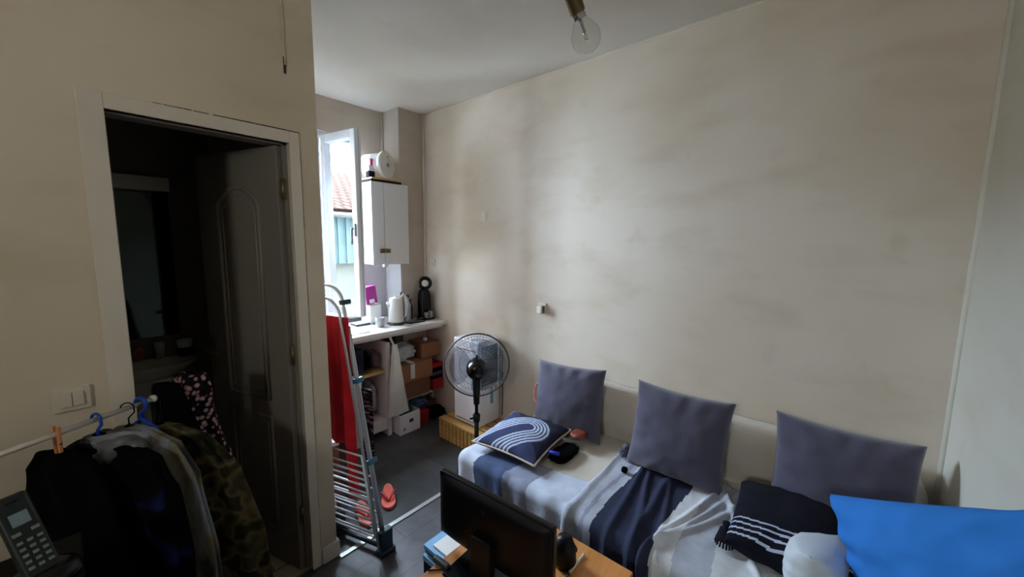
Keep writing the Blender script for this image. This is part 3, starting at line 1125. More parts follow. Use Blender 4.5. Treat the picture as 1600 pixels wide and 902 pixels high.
def carton(x0, y0, z0, x1, y1, z1, m, label, tape=True, name='cardboard_box'):
    t = thing(name, label, 'box', ((x0 + x1) / 2, (y0 + y1) / 2, z0))
    b2 = B(); box(b2, x0, y0, z0, x1, y1, z1)
    part('carton', b2, m, t, bevel=.004)
    if tape:
        xm = x0 + (x1 - x0) * .5
        b2 = B(); box(b2, xm - .022, y0 - .0015, z0 + .03, xm + .022, y0, z1 - .01)
        box(b2, xm - .022, y0, z1, xm + .022, y1, z1 + .0012)
        part('tape', b2, 'paper_white', t)
    b2 = B(); box(b2, x0 + .004, y0 - .001, z1 - .004, x1 - .004, y0 + .001, z1 - .001)
    part('flap_seam', b2, 'crack_dark', t)


carton(1.735, 2.775, .2435, 2.115, 3.1, .392, 'cardboard_dark', 'plain brown cardboard box underneath the taped one', False)
carton(1.705, 2.762, .3935, 2.135, 3.1, .565, 'cardboard', 'brown cardboard box with a white tape strip under the worktop')
carton(2.045, 2.80, .567, 2.25, 3.015, .705, 'cardboard', 'small brown cardboard box topmost under the worktop end', False)
heap('plastic_wrap', 1.72, 2.77, .568, 2.035, 3.05, .735, 'bag_clear', 'crumpled clear plastic bag on the taped cardboard box', 'plastic bag', 5, .3)
heap('folded_cloth', 1.70, 2.90, .725, 1.90, 3.1, .815, 'dark_cloth', 'dark navy cloth bundled above the clear plastic', 'cloth', 6)
heap('paper_cup', 2.10, 2.83, .706, 2.145, 2.87, .75, 'paper_white', 'tiny white wad on the small cardboard box', 'wad', 6, .1)
# narrow pile between the cartons and the wall
for z0, z1, m_, lb in ((.2435, .345, 'red_box', 'red box at the bottom of the narrow pile by the wall'), (.346, .385, 'dark_cloth', 'dark flat box above the lower red one'),
                       (.386, .415, 'purple_card', 'greyish purple flat box in the middle of the narrow pile'), (.416, .455, 'black_cloth', 'black flat box under the red lid'),
                       (.456, .495, 'red_box', 'red lid box on top of the narrow pile by the wall')):
    bm = B(); box(bm, 2.142, 2.765 + random.uniform(0, .012), z0, 2.262, 3.0, z1)
    tag(link('flat_box', bm, m_, bevel=.003), lb, 'box')
hbx = thing('plastic_bin', 'white printed plastic bin on the floor under the cartons', 'bin', (1.81, 2.70, 0))
bm = B()
pr = [(1.715, 2.66), (1.915, 2.66), (1.915, 2.86), (1.715, 2.86)]
prism(bm, pr, 0.001, .012)
for a in ((1.715, 2.66, 1.915, 2.668), (1.715, 2.852, 1.915, 2.86), (1.715, 2.668, 1.723, 2.852), (1.907, 2.668, 1.915, 2.852)):
    box(bm, a[0], a[1], .012, a[2], a[3], .175)
part('bin_body', bm, 'appliance_white', hbx, bevel=.003)
bm = B(); box(bm, 1.805, 2.6585, .09, 1.845, 2.66, .12)
part('print', bm, 'dark_grey_plastic', hbx)
bm = B(); box(bm, 1.745, 2.6585, .035, 1.765, 2.66, .06)
part('print', bm, 'sticker_blue', hbx)
heap('folded_cloth', 1.727, 2.675, .10, 1.90, 2.845, .222, 'green_cloth', 'dark green cloth stuffed into the white bin', 'cloth', 7)
bm = B(); box(bm, 1.925, 2.70, 0.001, 2.04, 2.86, .12)
tag(link('shoe_box', bm, 'red_box', bevel=.003), 'red box on the floor beside the white bin', 'box')
heap('shopping_bag', 1.90, 2.71, .121, 2.08, 2.87, .222, 'blue_bag', 'crumpled blue bag lying on the red floor box', 'bag', 8)
heap('shoe', 2.06, 2.66, .001, 2.25, 2.85, .10, 'black_cloth', 'black shoe under the end of the worktop', 'shoe', 9, .15)
bm = B(); box(bm, 2.055, 2.86, .001, 2.25, 3.0, .11)
tag(link('cardboard_box', bm, 'cardboard_dark', bevel=.003), 'low brown box on the floor behind the black shoe', 'box')

# ------------------------------------------------------------------ drying rack
rk = thing('clothes_airer', 'folded metal clothes airer with blue joints leaning on the partition', 'drying rack', (.91, 1.84, 0))
A0 = Vector((.962, 1.672, .05)); A1 = Vector((.912, 1.905, 1.31))
off = Vector((-.098, .318, 0))


def uframe(dx, r, m_, name, h=1.0, inset=0.0, seg=10):
    d = Vector((dx, dx * .35, 0))
    up = (A1 - A0)
    a0 = A0 + d + off * inset; a1 = A0 + d + up * h + off * inset
    b0 = A0 + d + off * (1 - inset); b1 = A0 + d + up * h + off * (1 - inset)
    pts = [a0, a1]
    upn = up.normalized()
    on = off.normalized()
    R_ = .085
    for i in range(1, 7):
        an = math.pi / 2 * i / 6
        pts.append(a1 + upn * R_ * math.sin(an) + on * R_ * (1 - math.cos(an)))
    q = []
    for i in range(1, 7):
        an = math.pi / 2 * i / 6
        q.append(b1 + upn * R_ * math.sin(an) - on * R_ * (1 - math.cos(an)))
    pts += list(reversed(q)) + [b1, b0]
    b2 = B(); tube(b2, pts, r, seg)
    return part(name, b2, m_, rk)


uframe(0, .0085, 'alu_tube', 'leg_frame')
uframe(-.026, .0075, 'alu_tube', 'leg_frame', .95, 0.02)
for wdx, h0, h1, n in ((-.044, .06, .36, 11), (.014, .05, .30, 5)):
    d = Vector((wdx, wdx * .35, 0)); up = (A1 - A0)
    b2 = B()
    a0, a1 = A0 + d + up * h0, A0 + d + up * (h1 + (.03 if wdx < 0 else .60))
    tube(b2, [a0, a1, a1 + off, a0 + off], .006, 8, closed=True)
    for i in range(n):
        k = h0 + (h1 - h0) * (i + .5) / n
        tube(b2, [A0 + d + up * k, A0 + d + up * k + off], .0042, 6)
    part('wing', b2, 'white_wire', rk)
for k in (1.0, .68, .345):
    for o_ in (0, 1):
        c = A0 + (A1 - A0) * k + off * o_ + Vector((.012, .004, 0))
        b2 = B()
        mt = frame_mtx(c, (A1 - A0), (1, .35, 0))
        vs = box(b2, -.026, -.014, -.013, .030, .014, .013)
        xform(b2, vs, mt)
        part('joint', b2, 'blue_clip' if k < .9 else 'teal_plastic', rk, bevel=.004)
for o_ in (0, 1):
    c = A0 + off * o_
    b2 = B()
    vs = box(b2, c.x - .022, c.y - .020, .02, c.x + .045, c.y + .020, .135)
    vs = box(b2, c.x - .03, c.y - .03, .0005, c.x + .055, c.y + .03, .03)
    part('foot', b2, 'teal_plastic', rk, bevel=.008)
b2 = B()
tube(b2, [A0 + Vector((.0, 0, -.012)), A0 + off + Vector((0, 0, -.012))], .011, 8)
tube(b2, [A0 + Vector((.03, .01, .012)), A0 + off + Vector((.03, .01, .012))], .007, 8)
part('base_bar', b2, 'dark_grey_plastic', rk)


def cloth_sheet(name, p0, p1, ztop, zbot, amp, nf, m_, label, cat, thick=.006, skew=0.0, out=Vector((1, .35, 0)), lean=None, botfn=None):
    """hanging cloth between two top points with vertical folds"""
    p0, p1 = Vector(p0), Vector(p1)
    b2 = B()
    lean = lean or Vector((0, 0, 0))

    def fn(u, v):
        base = p0.lerp(p1, u)
        zb = zbot if botfn is None else botfn(u)
        z = ztop + (zb - ztop) * v
        k = amp * (.35 + .65 * v) * (math.sin(2 * math.pi * nf * u + 1.3 * v) + .45 * math.sin(2 * math.pi * nf * 2.3 * u + 2))
        k += .006 * noise.noise(Vector((u * 5, v * 4, 1)))
        return Vector((base.x, base.y, 0)) + out * k + lean * v + Vector((0, 0, z))
    grid(b2, fn, 60, 30)
    return tag(link(name, b2, m_, smooth=True, solid=thick), label, cat)


up = A1 - A0
pk = lambda k, o_, dx: A0 + up * k + off * o_ + Vector((dx, dx * .35, 0))
a = pk(.93, -.08, -.012); c = pk(.93, .80, -.0)
cloth_sheet('red_towel', a, c, 1.235, .42, .006, 3.2, 'red_cloth', 'red towel draped over the clothes airer', 'towel', lean=Vector((.02, 0, 0)),
            botfn=lambda u: .24 if u < .22 else .53)
a = pk(.64, .02, .030); c = pk(.64, -.20, .030)
cloth_sheet('checked_scarf', a, c, .86, .46, .004, 2, 'tartan_dark', 'narrow dark checked cloth hanging on the airer beside the towel', 'cloth', lean=Vector((.0, -.0, 0)))
bb = thing('moving_box', 'brown cardboard box behind the airer with white papers on it', 'box', (.93, 2.34, 0))
bm = B(); box(bm, .815, 2.18, 0.001, .985, 2.55, .40)
part('carton', bm, 'cardboard_dark', bb, bevel=.004)
bm = B(); box(bm, .818, 2.19, .402, .99, 2.5, .43)
tag(link('paper_stack', bm, 'paper_white', bevel=.002), 'white papers lying on the brown box behind the airer', 'paper')


def flipflop(x, y, ang, label):
    t = thing('flip_flop', label, 'flip-flop', (x, y, 0), 'coral flip-flops')
    mt_ = Matrix.Translation((x, y, 0)) @ Matrix.Rotation(ang, 4, 'Z')
    out = []
    n = 32
    for i in range(n):
        a_ = 2 * math.pi * i / n
        yy = .125 * math.sin(a_)
        w = .047 - .010 * math.cos(2.2 * (yy / .125) + .5) + .006 * (yy / .125)
        out.append((w * math.cos(a_), yy))
    b2 = B(); prism(b2, out, .001, .020); xform(b2, b2.verts, mt_)
    part('sole', b2, 'coral_rubber', t, bevel=.004)
    b2 = B()
    for s in (-1, 1):
        tube(b2, [mt_ @ Vector(p) for p in ((0, .070, .018), (s * .012, .058, .040), (s * .034, .015, .050), (s * .043, -.025, .022))], [.006, .007, .009, .008], 8)
    part('strap', b2, 'coral_strap', t)


flipflop(1.222, 2.05, math.radians(150), 'coral flip-flop lying alone on the dark kitchen tiles')
flipflop(1.042, 2.02, math.radians(165), 'coral flip-flop half hidden behind the airer rods')

# ------------------------------------------------------------------ fan, appliance, crate
cr = thing('wooden_crate', 'pale slatted wooden crate under the white appliance', 'crate', (2.08, 2.18, 0))
cx0, cx1, cy0, cy1, cz = 1.925, 2.255, 1.945, 2.42, .172
for i in range(4):
    x0 = cx0 + i * (cx1 - cx0 - .068) / 3
    bm = B(); box(bm, x0, cy0, cz - .016, x0 + .068, cy1, cz)
    part('slat', bm, 'pale_pine', cr, bevel=.002)
n = 11
bm = B()
for i in range(n):
    y0 = cy0 + .004 + i * (cy1 - cy0 - .04) / (n - 1)
    box(bm, cx0 + .004, y0, .001, cx0 + .018, y0 + .033, cz - .016)
part('side_slats', bm, 'pale_pine', cr, bevel=.0015)
bm = B()
for i in range(8):
    x0 = cx0 + .02 + i * (cx1 - cx0 - .055) / 7
    box(bm, x0, cy0 + .004, .001, x0 + .031, cy0 + .018, cz - .016)
part('side_slats', bm, 'pale_pine', cr, bevel=.0015)
bm = B(); box(bm, cx0 + .02, cy0 + .03, .05, cx1, cy0 + .05, cz - .016)
part('batten', bm, 'pale_pine', cr)
bm = B(); box(bm, cx0 + .02, cy1 - .03, .001, cx1, cy1 - .01, cz - .016)
part('batten', bm, 'pale_pine', cr)

ap = thing('white_appliance', 'white upright portable appliance standing on the wooden crate', 'appliance', (2.12, 2.17, cz))
bm = B(); box(bm, 2.005, 2.025, cz + .001, 2.245, 2.315, .862)
part('body', bm, 'appliance_white', ap, bevel=.012, bseg=3)
bm = B()
box(bm, 2.03, 2.018, .50, 2.215, 2.026, .82)
part('vent_panel', bm, 'vent_grey', ap, bevel=.004)
bm = B()
for i in range(12):
    box(bm, 2.04, 2.013, .515 + i * .025, 2.205, 2.019, .523 + i * .025)
part('vent_slats', bm, 'dark_grey_plastic', ap)
bm = B(); box(bm, 2.135, 2.0225, .335, 2.165, 2.0255, .47)
part('label', bm, 'sticker_blue', ap, label='blue energy sticker')
bm = B(); box(bm, 2.185, 2.0225, .435, 2.212, 2.0255, .475)
part('label', bm, 'sticker_orange', ap, label='orange sticker')
bm = B()
box(bm, 1.9995, 2.06, .78, 2.006, 2.28, .785)
part('seam', bm, 'vent_grey', ap)
bm = B()
box(bm, 1.9995, 2.06, .20, 2.006, 2.28, .204)
part('seam', bm, 'vent_grey', ap)
bm = B(); tube(bm, [(2.248, 2.10, .80), (2.262, 2.01, .74), (2.262, 2.005, .4), (2.262, 2.01, .2)], .004, 6)
part('power_cord', bm, 'dark_grey_plastic', ap)

fan = thing('pedestal_fan', 'black pedestal fan standing before the white appliance', 'fan', (1.80, 1.84, 0))
fx, fy = 1.795, 1.835
fd = Vector((.68, .733, 0)).normalized()
fr_ = Vector((fd.y, -fd.x, 0))
bm = B(); lathe(bm, [(0, 0.001), (.135, 0.001), (.138, .012), (.10, .028), (.03, .042), (0, .042)], 32, Matrix.Translation((fx, fy, 0)))
part('base', bm, 'black_plastic', fan)
bm = B(); tube(bm, [(fx, fy, .03), (fx, fy, .42)], .016, 14); tube(bm, [(fx, fy, .40), (fx, fy, .66)], .012, 14)
part('pole', bm, 'black_plastic', fan)
bm = B(); lathe(bm, [(.016, -.03), (.024, -.028), (.026, .02), (.018, .03)], 18, Matrix.Translation((fx, fy, .40)))
tube(bm, [(fx, fy, .40), (fx - .045, fy + .02, .40)], .008, 8)
part('height_collar', bm, 'black_plastic', fan)
bm = B(); tube(bm, [(fx, fy, .50), (fx, fy, .62), Vector((fx, fy, .69)) + fd * .005, Vector((fx, fy, .74)) + fd * .02], [.021, .026, .03, .03], 14)
part('neck', bm, 'black_plastic', fan)
hc = Vector((fx, fy, .752)) + fd * .0
bm = B(); lathe(bm, [(0, -.075), (.035, -.072), (.058, -.055), (.070, -.02), (.070, .03), (.055, .055), (0, .06)], 28, frame_mtx(hc, fd))
mh = part('motor_housing', bm, 'black_gloss', fan)
bm = B(); tube(bm, [hc + Vector((0, 0, .06)) - fd * .02, hc + Vector((0, 0, .098)) - fd * .02], .006, 8); lathe(bm, [(0, .03), (.009, .028), (.009, .0)], 12, Matrix.Translation(hc + Vector((0, 0, .075)) - fd * .02))
part('oscillation_knob', bm, 'black_plastic', mh)
gc = hc + fd * .115 + Vector((0, 0, -.01)) + fr_ * .008
GR = .232


def cage(sign, name):
    b2 = B()
    mt_ = frame_mtx(gc, fd * sign, (0, 0, 1))
    nw = 60
    for i in range(nw):
        a_ = 2 * math.pi * i / nw
        ca, sa = math.cos(a_), math.sin(a_)
        tube(b2, [mt_ @ Vector((ca * r_, sa * r_, h_)) for r_, h_ in ((.04, .062), (.12, .060), (.19, .048), (.222, .02), (GR, .002))], .0011, 4, caps=False)
    for r_, h_ in ((.04, .062), (.13, .059), (.20, .044)):
        tube(b2, [mt_ @ Vector((math.cos(2 * math.pi * k / 48) * r_, math.sin(2 * math.pi * k / 48) * r_, h_)) for k in range(48)], .0016, 5, closed=True)
    return part(name, b2, 'grey_plastic', fan)


cage(-1, 'rear_grille')
cage(1, 'front_grille')
bm = B(); mt = frame_mtx(gc, fd, (0, 0, 1))
tube(bm, [mt @ Vector((math.cos(2 * math.pi * k / 64) * GR, math.sin(2 * math.pi * k / 64) * GR, 0)) for k in range(64)], .0055, 8, closed=True)
part('grille_ring', bm, 'dark_grey_plastic', fan)
bm = B(); lathe(bm, [(0, .075), (.042, .073), (.045, .060), (0, .058)], 24, frame_mtx(gc, fd))
part('badge_cap', bm, 'black_plastic', fan)
bm = B()
lathe(bm, [(0, -.03), (.035, -.028), (.038, .02), (0, .03)], 20, frame_mtx(gc, fd))
part('hub', bm, 'grey_plastic', fan)
glass_mat('blade_smoke', (0.76, 0.79, 0.84, 1), 0.5)
for kb in range(3):
    b2 = B()
    a0 = 2 * math.pi * kb / 3 + .5
    mt_ = frame_mtx(gc, fd, (0, 0, 1)) @ Matrix.Rotation(a0, 4, 'Z')

    def bf(u, v):
        r_ = .035 + .165 * u
        span = math.radians(40 + 58 * math.sin(math.pi * min(1, u * .62 + .12)))
        an = (v - .5) * span
        return mt_ @ Vector((r_ * math.cos(an), r_ * math.sin(an), (v - .5) * .046 * (1 - .3 * u)))
    grid(b2, bf, 12, 10)
    part('blade', b2, 'blade_smoke', fan, smooth=True, solid=.0025)

# ------------------------------------------------------------------ sofa bed
ZS = .43
sf = thing('sofa_bed', 'low cream covered sofa bed along the bare long wall', 'sofa', (1.8, .58, 0))
bm = B(); box(bm, 1.42, -.37, .06, 2.22, 1.53, .30)
part('base', bm, 'sofa_base', sf, bevel=.02)
bm = B(); box(bm, 1.385, -.385, .27, 2.225, 1.545, ZS)
part('mattress', bm, 'cover_cream', sf, bevel=.045, bseg=5)
bm = B()


def backf(u, v):
    y = -.36 + 1.78 * u
    pr = [(2.13, .40), (2.10, .52), (2.105, .66), (2.135, .735), (2.185, .752), (2.235, .735), (2.245, .60), (2.245, .40)]
    k = v * (len(pr) - 1)
    i = min(int(k), len(pr) - 2)
    f_ = k - i
    x_ = pr[i][0] + (pr[i + 1][0] - pr[i][0]) * f_
    z_ = pr[i][1] + (pr[i + 1][1] - pr[i][1]) * f_
    e = min(u, 1 - u) * 1.78
    if e < .08:
        z_ -= (z_ - .40) * (1 - e / .08) ** 2 * .35
        x_ += (2.19 - x_) * (1 - e / .08) ** 2 * .3
    w = .006 * noise.noise(Vector((y * 6, v * 5, 0)))
    return Vector((x_ + w, y, z_ + w * .6))


V = grid(bm, backf, 60, 28)
bm.faces.new([r for r in V[0]]); bm.faces.new(list(reversed(V[-1])))
part('backrest', bm, 'cover_cream', sf, smooth=True)
for x, y in ((1.46, -.30), (2.16, -.30), (1.46, 1.45), (2.16, 1.45)):
    bm = B(); box(bm, x - .03, y - .03, .0005, x + .03, y + .03, .06)
    part('foot', bm, 'edge_wood', sf)


def throw(name, y0, y1, xback, xfront, zlow, bands, wr, seed, label, folds, z=ZS):
    """blanket over the seat, turning over the front edge and hanging down; bands = [(y, material)] from y0 towards y1"""
    b2 = B()
    names = []
    for _, n_ in bands:
        if n_ not in names:
            names.append(n_)
    rad = .035
    Ls = xback(0.5) - xfront - rad
    Lc = rad * math.pi / 2
    Ld = z - zlow - rad
    tot = Ls + Lc + Ld
    L = abs(y1 - y0)

    def fn(u, v):
        y = y0 + (y1 - y0) * u
        s = v * tot
        xb = xback(u)
        Ls_ = xb - xfront - rad
        s = s / tot * (Ls_ + Lc + Ld)
        if s < Ls_:
            p = Vector((xb - s, y, z)); nrm = Vector((0, 0, 1)); hang = 0
        elif s < Ls_ + Lc:
            a_ = (s - Ls_) / rad
            p = Vector((xfront + rad - rad * math.sin(a_), y, z - rad + rad * math.cos(a_))); nrm = Vector((-math.sin(a_), 0, math.cos(a_))); hang = .5
        else:
            p = Vector((xfront, y, z - rad - (s - Ls_ - Lc))); nrm = Vector((-1, 0, 0)); hang = min(1, .5 + (s - Ls_ - Lc) / .1)
        w = 0
        for (fy_, slope, width, amp) in folds:
            d = (y - fy_) - slope * (p.x - 1.7)
            w += amp * math.exp(-(d / width) ** 2)
        w += wr * (noise.noise(Vector((p.x * 5, y * 7, seed))) + .5 * noise.noise(Vector((p.x * 11 + p.z * 9, y * 14, seed + 4))))
        w += hang * .010 * math.sin(y * 46 + seed) * (.6 + .4 * math.sin(y * 17))
        p = p + nrm * (.008 + max(-.004, w))
        p.y += .010 * noise.noise(Vector((p.x * 4, u * 3, seed + 9)))
        return p

    def mf(u, v):
        y = y0 + (y1 - y0) * u
        yy = y + .010 * math.sin(v * 9 + seed)
        for yb, n_ in bands:
            if yy > yb:
                return names.index(n_)
        return names.index(bands[-1][1])
    grid(b2, fn, 150, 90, mf)
    return tag(link(name, b2, names, smooth=True, solid=.004), label, 'throw')


throw('checked_throw', 1.535, .80, lambda u: 1.50 + .12 * u, 1.372, .08,
      [(1.405, 'throw_pale'), (1.20, 'throw_slate'), (1.05, 'throw_grey'), (-9, 'throw_pale')], .003, 2,
      'blue and grey banded throw hanging over the sofa front by the fan', [])
throw('rumpled_throw', .835, -.06, lambda u: 2.06 - .05 * u, 1.362, .07,
      [(.755, 'throw_mist'), (.735, 'throw_grey'), (.70, 'throw_mist'), (.455, 'throw_navy'), (.38, 'throw_white'), (.25, 'throw_mist'), (-9, 'throw_white')], .008, 7,
      'pale rumpled throw with a dark navy band in the middle of the sofa',
      [(.66, .12, .016, .016), (.60, .25, .014, .015), (.545, .05, .018, .018), (.50, .2, .012, .010), (.40, -.25, .012, .016), (.36, -.35, .01, .013), (.32, -.5, .014, .014),
       (.20, .45, .012, .016), (.12, .9, .014, .016), (.06, .3, .016, .014), (.83, .05, .02, .010)], ZS + .004)


# ------------------------------------------------------------------ cushions
def cushion_bm(w, h, t, pinch=.10, seed=0, wrinkle=.006, n=36, power=.45):
    """two-sided pillow in its own xy plane with pointed corners"""
    b2 = B()
    vv = {}
    for side in (1, -1):
        for i in range(n + 1):
            for j in range(n + 1):
                u, v = -1 + 2 * i / n, -1 + 2 * j / n
                edge = i in (0, n) or j in (0, n)
                key = (i, j, 0 if edge else side)
                if key in vv:
                    continue
                px_ = u * w / 2 * (1 - pinch * (1 - v * v) ** 1.0 * abs(u) ** 3)
                py_ = v * h / 2 * (1 - pinch * (1 - u * u) ** 1.0 * abs(v) ** 3)
                th = t / 2 * (max(0, (1 - u ** 2)) ** power) * (max(0, (1 - v ** 2)) ** power)
                q = Vector((px_ * 7, py_ * 7, seed + side))
                wz = wrinkle * (noise.noise(q) + .6 * noise.noise(q * 2.3)) * min(1, th / (t * .15))
                rad_ = wrinkle * .8 * math.sin(14 * math.atan2(v, u) + seed) * min(1, th / (t * .2)) * max(0, (max(abs(u), abs(v)) - .55)) * 2
                vv[key] = b2.verts.new((px_, py_, side * (th + wz + rad_)))
        for i in range(n):
            for j in range(n):
                q = [vv.get((a_, c_, 0)) or vv[(a_, c_, side)] for a_, c_ in ((i, j), (i + 1, j), (i + 1, j + 1), (i, j + 1))]
                f = b2.faces.new(q if side == 1 else list(reversed(q)))
                f.smooth = True
    return b2


def place_axes(bm_, origin, xa, ya):
    xa = Vector(xa).normalized()
    ya = Vector(ya)
    ya = (ya - xa * ya.dot(xa)).normalized()
    za = xa.cross(ya)
    mm = Matrix((xa, ya, za)).transposed().to_4x4()
    mm.translation = Vector(origin)
    xform(bm_, bm_.verts, mm)
    return mm


def back_cushion(yc, z, w, h, lean_x, roll, yaw, seed, label, zoff=0):
    b2 = cushion_bm(w, h, .205, .07, seed, .009, power=.40)
    xa = Vector((math.sin(yaw), -math.cos(yaw), math.sin(roll)))        # along the sofa towards the camera side
    ya = Vector((lean_x, 0, 1))
    place_axes(b2, (z[0], yc, z[1]), xa, ya)
    return tag(link('back_cushion', b2, 'navy_cushion', smooth=True), label, 'cushion', 'grey cushions along the sofa back')


back_cushion(1.215, (1.995, .645), .46, .44, .22, .03, .10, 1, 'slate grey cushion at the fan end of the sofa back')
back_cushion(.545, (1.965, .655), .47, .45, .25, -.03, .05, 5, 'slate grey cushion in the middle of the sofa back')
back_cushion(-.085, (1.99, .66), .47, .45, .25, -.01, .02, 9, 'slate grey cushion nearest the room corner')

# patterned cushion lying flat
pc = thing('patterned_cushion', 'navy cushion with curved white lines lying on the fan end of the sofa', 'cushion', (1.67, 1.34, ZS))
b2 = cushion_bm(.42, .42, .12, .08, 21, .004, n=120)
for f in b2.faces:
    c = f.calc_center_median()
    if c.z > 0:
        x_, y_ = c.x / .21, c.y / .21
        # a broad hairpin of five parallel lines
        p_, q_ = (x_ + y_) / 1.414, (y_ - x_) / 1.414
        val = None
        d1_ = math.hypot(p_ - .15, (q_ + .05) * .9) if p_ > .15 else abs(q_ + .05 + .12 * (p_ - .15) ** 2) * .9
        if .16 < d1_ < .62:
            val = (d1_ - .16) / .46 * .62
        ln = val is not None and (val / .62 * 5) % 1 < .58
        f.material_index = 1 if ln else (2 if (val is None and d1_ > .4 and p_ > .1) else 0)
place_axes(b2, (1.668, 1.318, .497), (.09, -1.0, .0), (1.0, .09, .05))
o = part('cover', b2, ['print_navy', 'print_line', 'print_dark'], pc, smooth=True)
b2 = B()
n = 36
w_, h_, pn = .42, .42, .08
ed = []
for s in range(4):
    for i in range(n):
        u = -1 + 2 * i / n
        uv = [(u, -1), (1, u), (-u, 1), (-1, -u)][s]
        px_ = uv[0] * w_ / 2 * (1 - pn * (1 - uv[1] ** 2) * abs(uv[0]) ** 3)
        py_ = uv[1] * h_ / 2 * (1 - pn * (1 - uv[0] ** 2) * abs(uv[1]) ** 3)
        ed.append((px_, py_, 0))
tube(b2, ed, .0055, 8, closed=True)
place_axes(b2, (1.668, 1.318, .497), (.09, -1.0, .0), (1.0, .09, .05))
part('piping', b2, 'piping_cream', pc)

# things on the seat beside it
heap('black_pouch', 1.60, 1.0, ZS + .002, 1.86, 1.14, ZS + .055, 'black_cloth', 'black pouch lying beside the patterned cushion', 'pouch', 12, .12)
bm = B(); tube(bm, [(1.632, 1.108, ZS + .062), (1.650, 1.05, ZS + .063)], [.010, .011], 10)
tag(link('cigarette_lighter', bm, 'lighter_blue'), 'small bright blue lighter on the black pouch', 'lighter')
heap('leather_purse', 1.82, 1.02, ZS + .056, 1.95, 1.12, ZS + .10, 'brown_leather', 'rounded brown leather purse leaning on the black pouch', 'purse', 13, .08)
heap('pompom', 1.775, .725, ZS + .014, 1.812, .762, ZS + .050, 'black_cloth', 'small black bobble lying on the seat before the middle cushion', 'bobble', 14, .05)
heap('crumpled_sock', 1.895, .775, ZS + .016, 1.97, .835, ZS + .09, 'navy_cushion', 'small knotted grey cloth tucked under the middle cushion', 'cloth', 16, .3)
bm = B()
ring = [(2.215 + .02 * math.sin(2 * math.pi * k / 24), 1.60 + .045 * math.cos(2 * math.pi * k / 24), .52 + .075 * math.sin(2 * math.pi * k / 24)) for k in range(24)]
tube(bm, ring, .007, 8, closed=True)
tag(link('pink_hoop', bm, 'pale_pink'), 'pink hoop showing behind the cushion at the fan end', 'hoop')

# black cushion with a tassel
bk = thing('tasselled_cushion', 'black cushion with white stripes and a tassel before the corner cushion', 'cushion', (1.74, .1, ZS))
b2 = cushion_bm(.40, .40, .205, .04, 31, .006, n=120, power=.40)
bx, by = Vector((.03, -1.0, -.02)), Vector((1.0, .03, .08))
for f in b2.faces:
    c = f.calc_center_median()
    if c.z > 0 and c.y < -.06:
        k = (c.y + .165 - .5 * (c.x + .02) ** 2) / .022
        f.material_index = 1 if (k % 1 < .30 and -1.1 < k < 2.4) else 0
place_axes(b2, (1.73, .04, .528), bx, by)
part('cover', b2, ['black_cushion', 'print_line'], bk, smooth=True)
b2 = B()
tc_ = Vector((1.615, .240, .520))
lathe(b2, [(0, .018), (.015, .014), (.018, .004), (.014, -.006), (.024, -.022), (.034, -.052), (.030, -.062), (0, -.058)], 18, Matrix.Translation(tc_) @ Matrix.Rotation(.5, 4, 'Y'))
for k in range(18):
    a_ = 2 * math.pi * k / 18
    tube(b2, [tc_ + Vector((-.008 + .020 * math.cos(a_), .020 * math.sin(a_), -.012)), tc_ + Vector((-.028 + .034 * math.cos(a_), .034 * math.sin(a_), -.060))], .0035, 5)
part('tassel', b2, 'black_cushion', bk)

# white pillow and the blue one on it
b2 = cushion_bm(.40, .20, .19, .03, 41, .005, n=40, power=.30)
place_axes(b2, (1.655, -.04, .515), (1, -.10, -.10), (.10, .05, 1))
tag(link('white_pillow', b2, 'pillow_white', smooth=True), 'plump white pillow standing between the black cushion and the blue pillow', 'pillow')
b2 = cushion_bm(.56, .36, .19, .04, 51, .014, n=64)
place_axes(b2, (1.462, -.292, .742), (-.58, -.62, .52), (.35, .33, .88))
for v in b2.verts:                      # squashed against the wall behind it
    lim = YN + .075
    if v.co.y < lim:
        dlt = lim - v.co.y
        v.co.y = lim - .062 * (1 - math.exp(-dlt / .062))
        v.co.x -= .25 * dlt
tag(link('blue_pillow', b2, 'pillow_blue', smooth=True), 'large bright blue pillow propped in the corner of the room', 'pillow')

# ------------------------------------------------------------------ table, monitor and desk clutter
ZT = .45
tb = thing('low_table', 'low orange wood table carrying the monitor', 'table', (.78, .74, 0))
TX0, TX1, TY0, TY1 = .33, 1.236, .462, 1.025
bm = B(); box(bm, TX0, TY0, ZT - .028, TX1, TY1, ZT)
part('tabletop', bm, 'table_wood', tb, bevel=.003)
for x in (TX0 + .04, TX1 - .04):
    for y in (TY0 + .04, TY1 - .04):
        bm = B(); box(bm, x - .022, y - .022, .001, x + .022, y + .022, ZT - .028)
        part('leg', bm, 'edge_wood', tb, bevel=.003)
bm = B(); box(bm, TX0 + .05, TY0 + .03, ZT - .09, TX1 - .05, TY0 + .045, ZT - .028); box(bm, TX0 + .05, TY1 - .045, ZT - .09, TX1 - .05, TY1 - .03, ZT - .028)
part('apron', bm, 'edge_wood', tb)

mo = thing('computer_monitor', 'black flat monitor seen from behind on the low table', 'monitor', (.91, .86, ZT))
ML, MR = Vector((.868, 1.094, 0)), Vector((.898, .588, 0))
mx = (MR - ML).normalized()
mb = Vector((mx.y, -mx.x, 0))          # towards the photographer: the back of the monitor
if mb.x > 0:
    mb = -mb
MW = (MR - ML).length
mz0, mz1 = .497, .752
fm = Matrix((mx, mb, Vector((0, 0, 1)))).transposed().to_4x4()
fm.translation = ML
bm = B(); box(bm, 0, -.030, mz0, MW, -.004, mz1); xform(bm, bm.verts, fm)
part('bezel', bm, 'black_gloss', mo, bevel=.006)
bm = B()


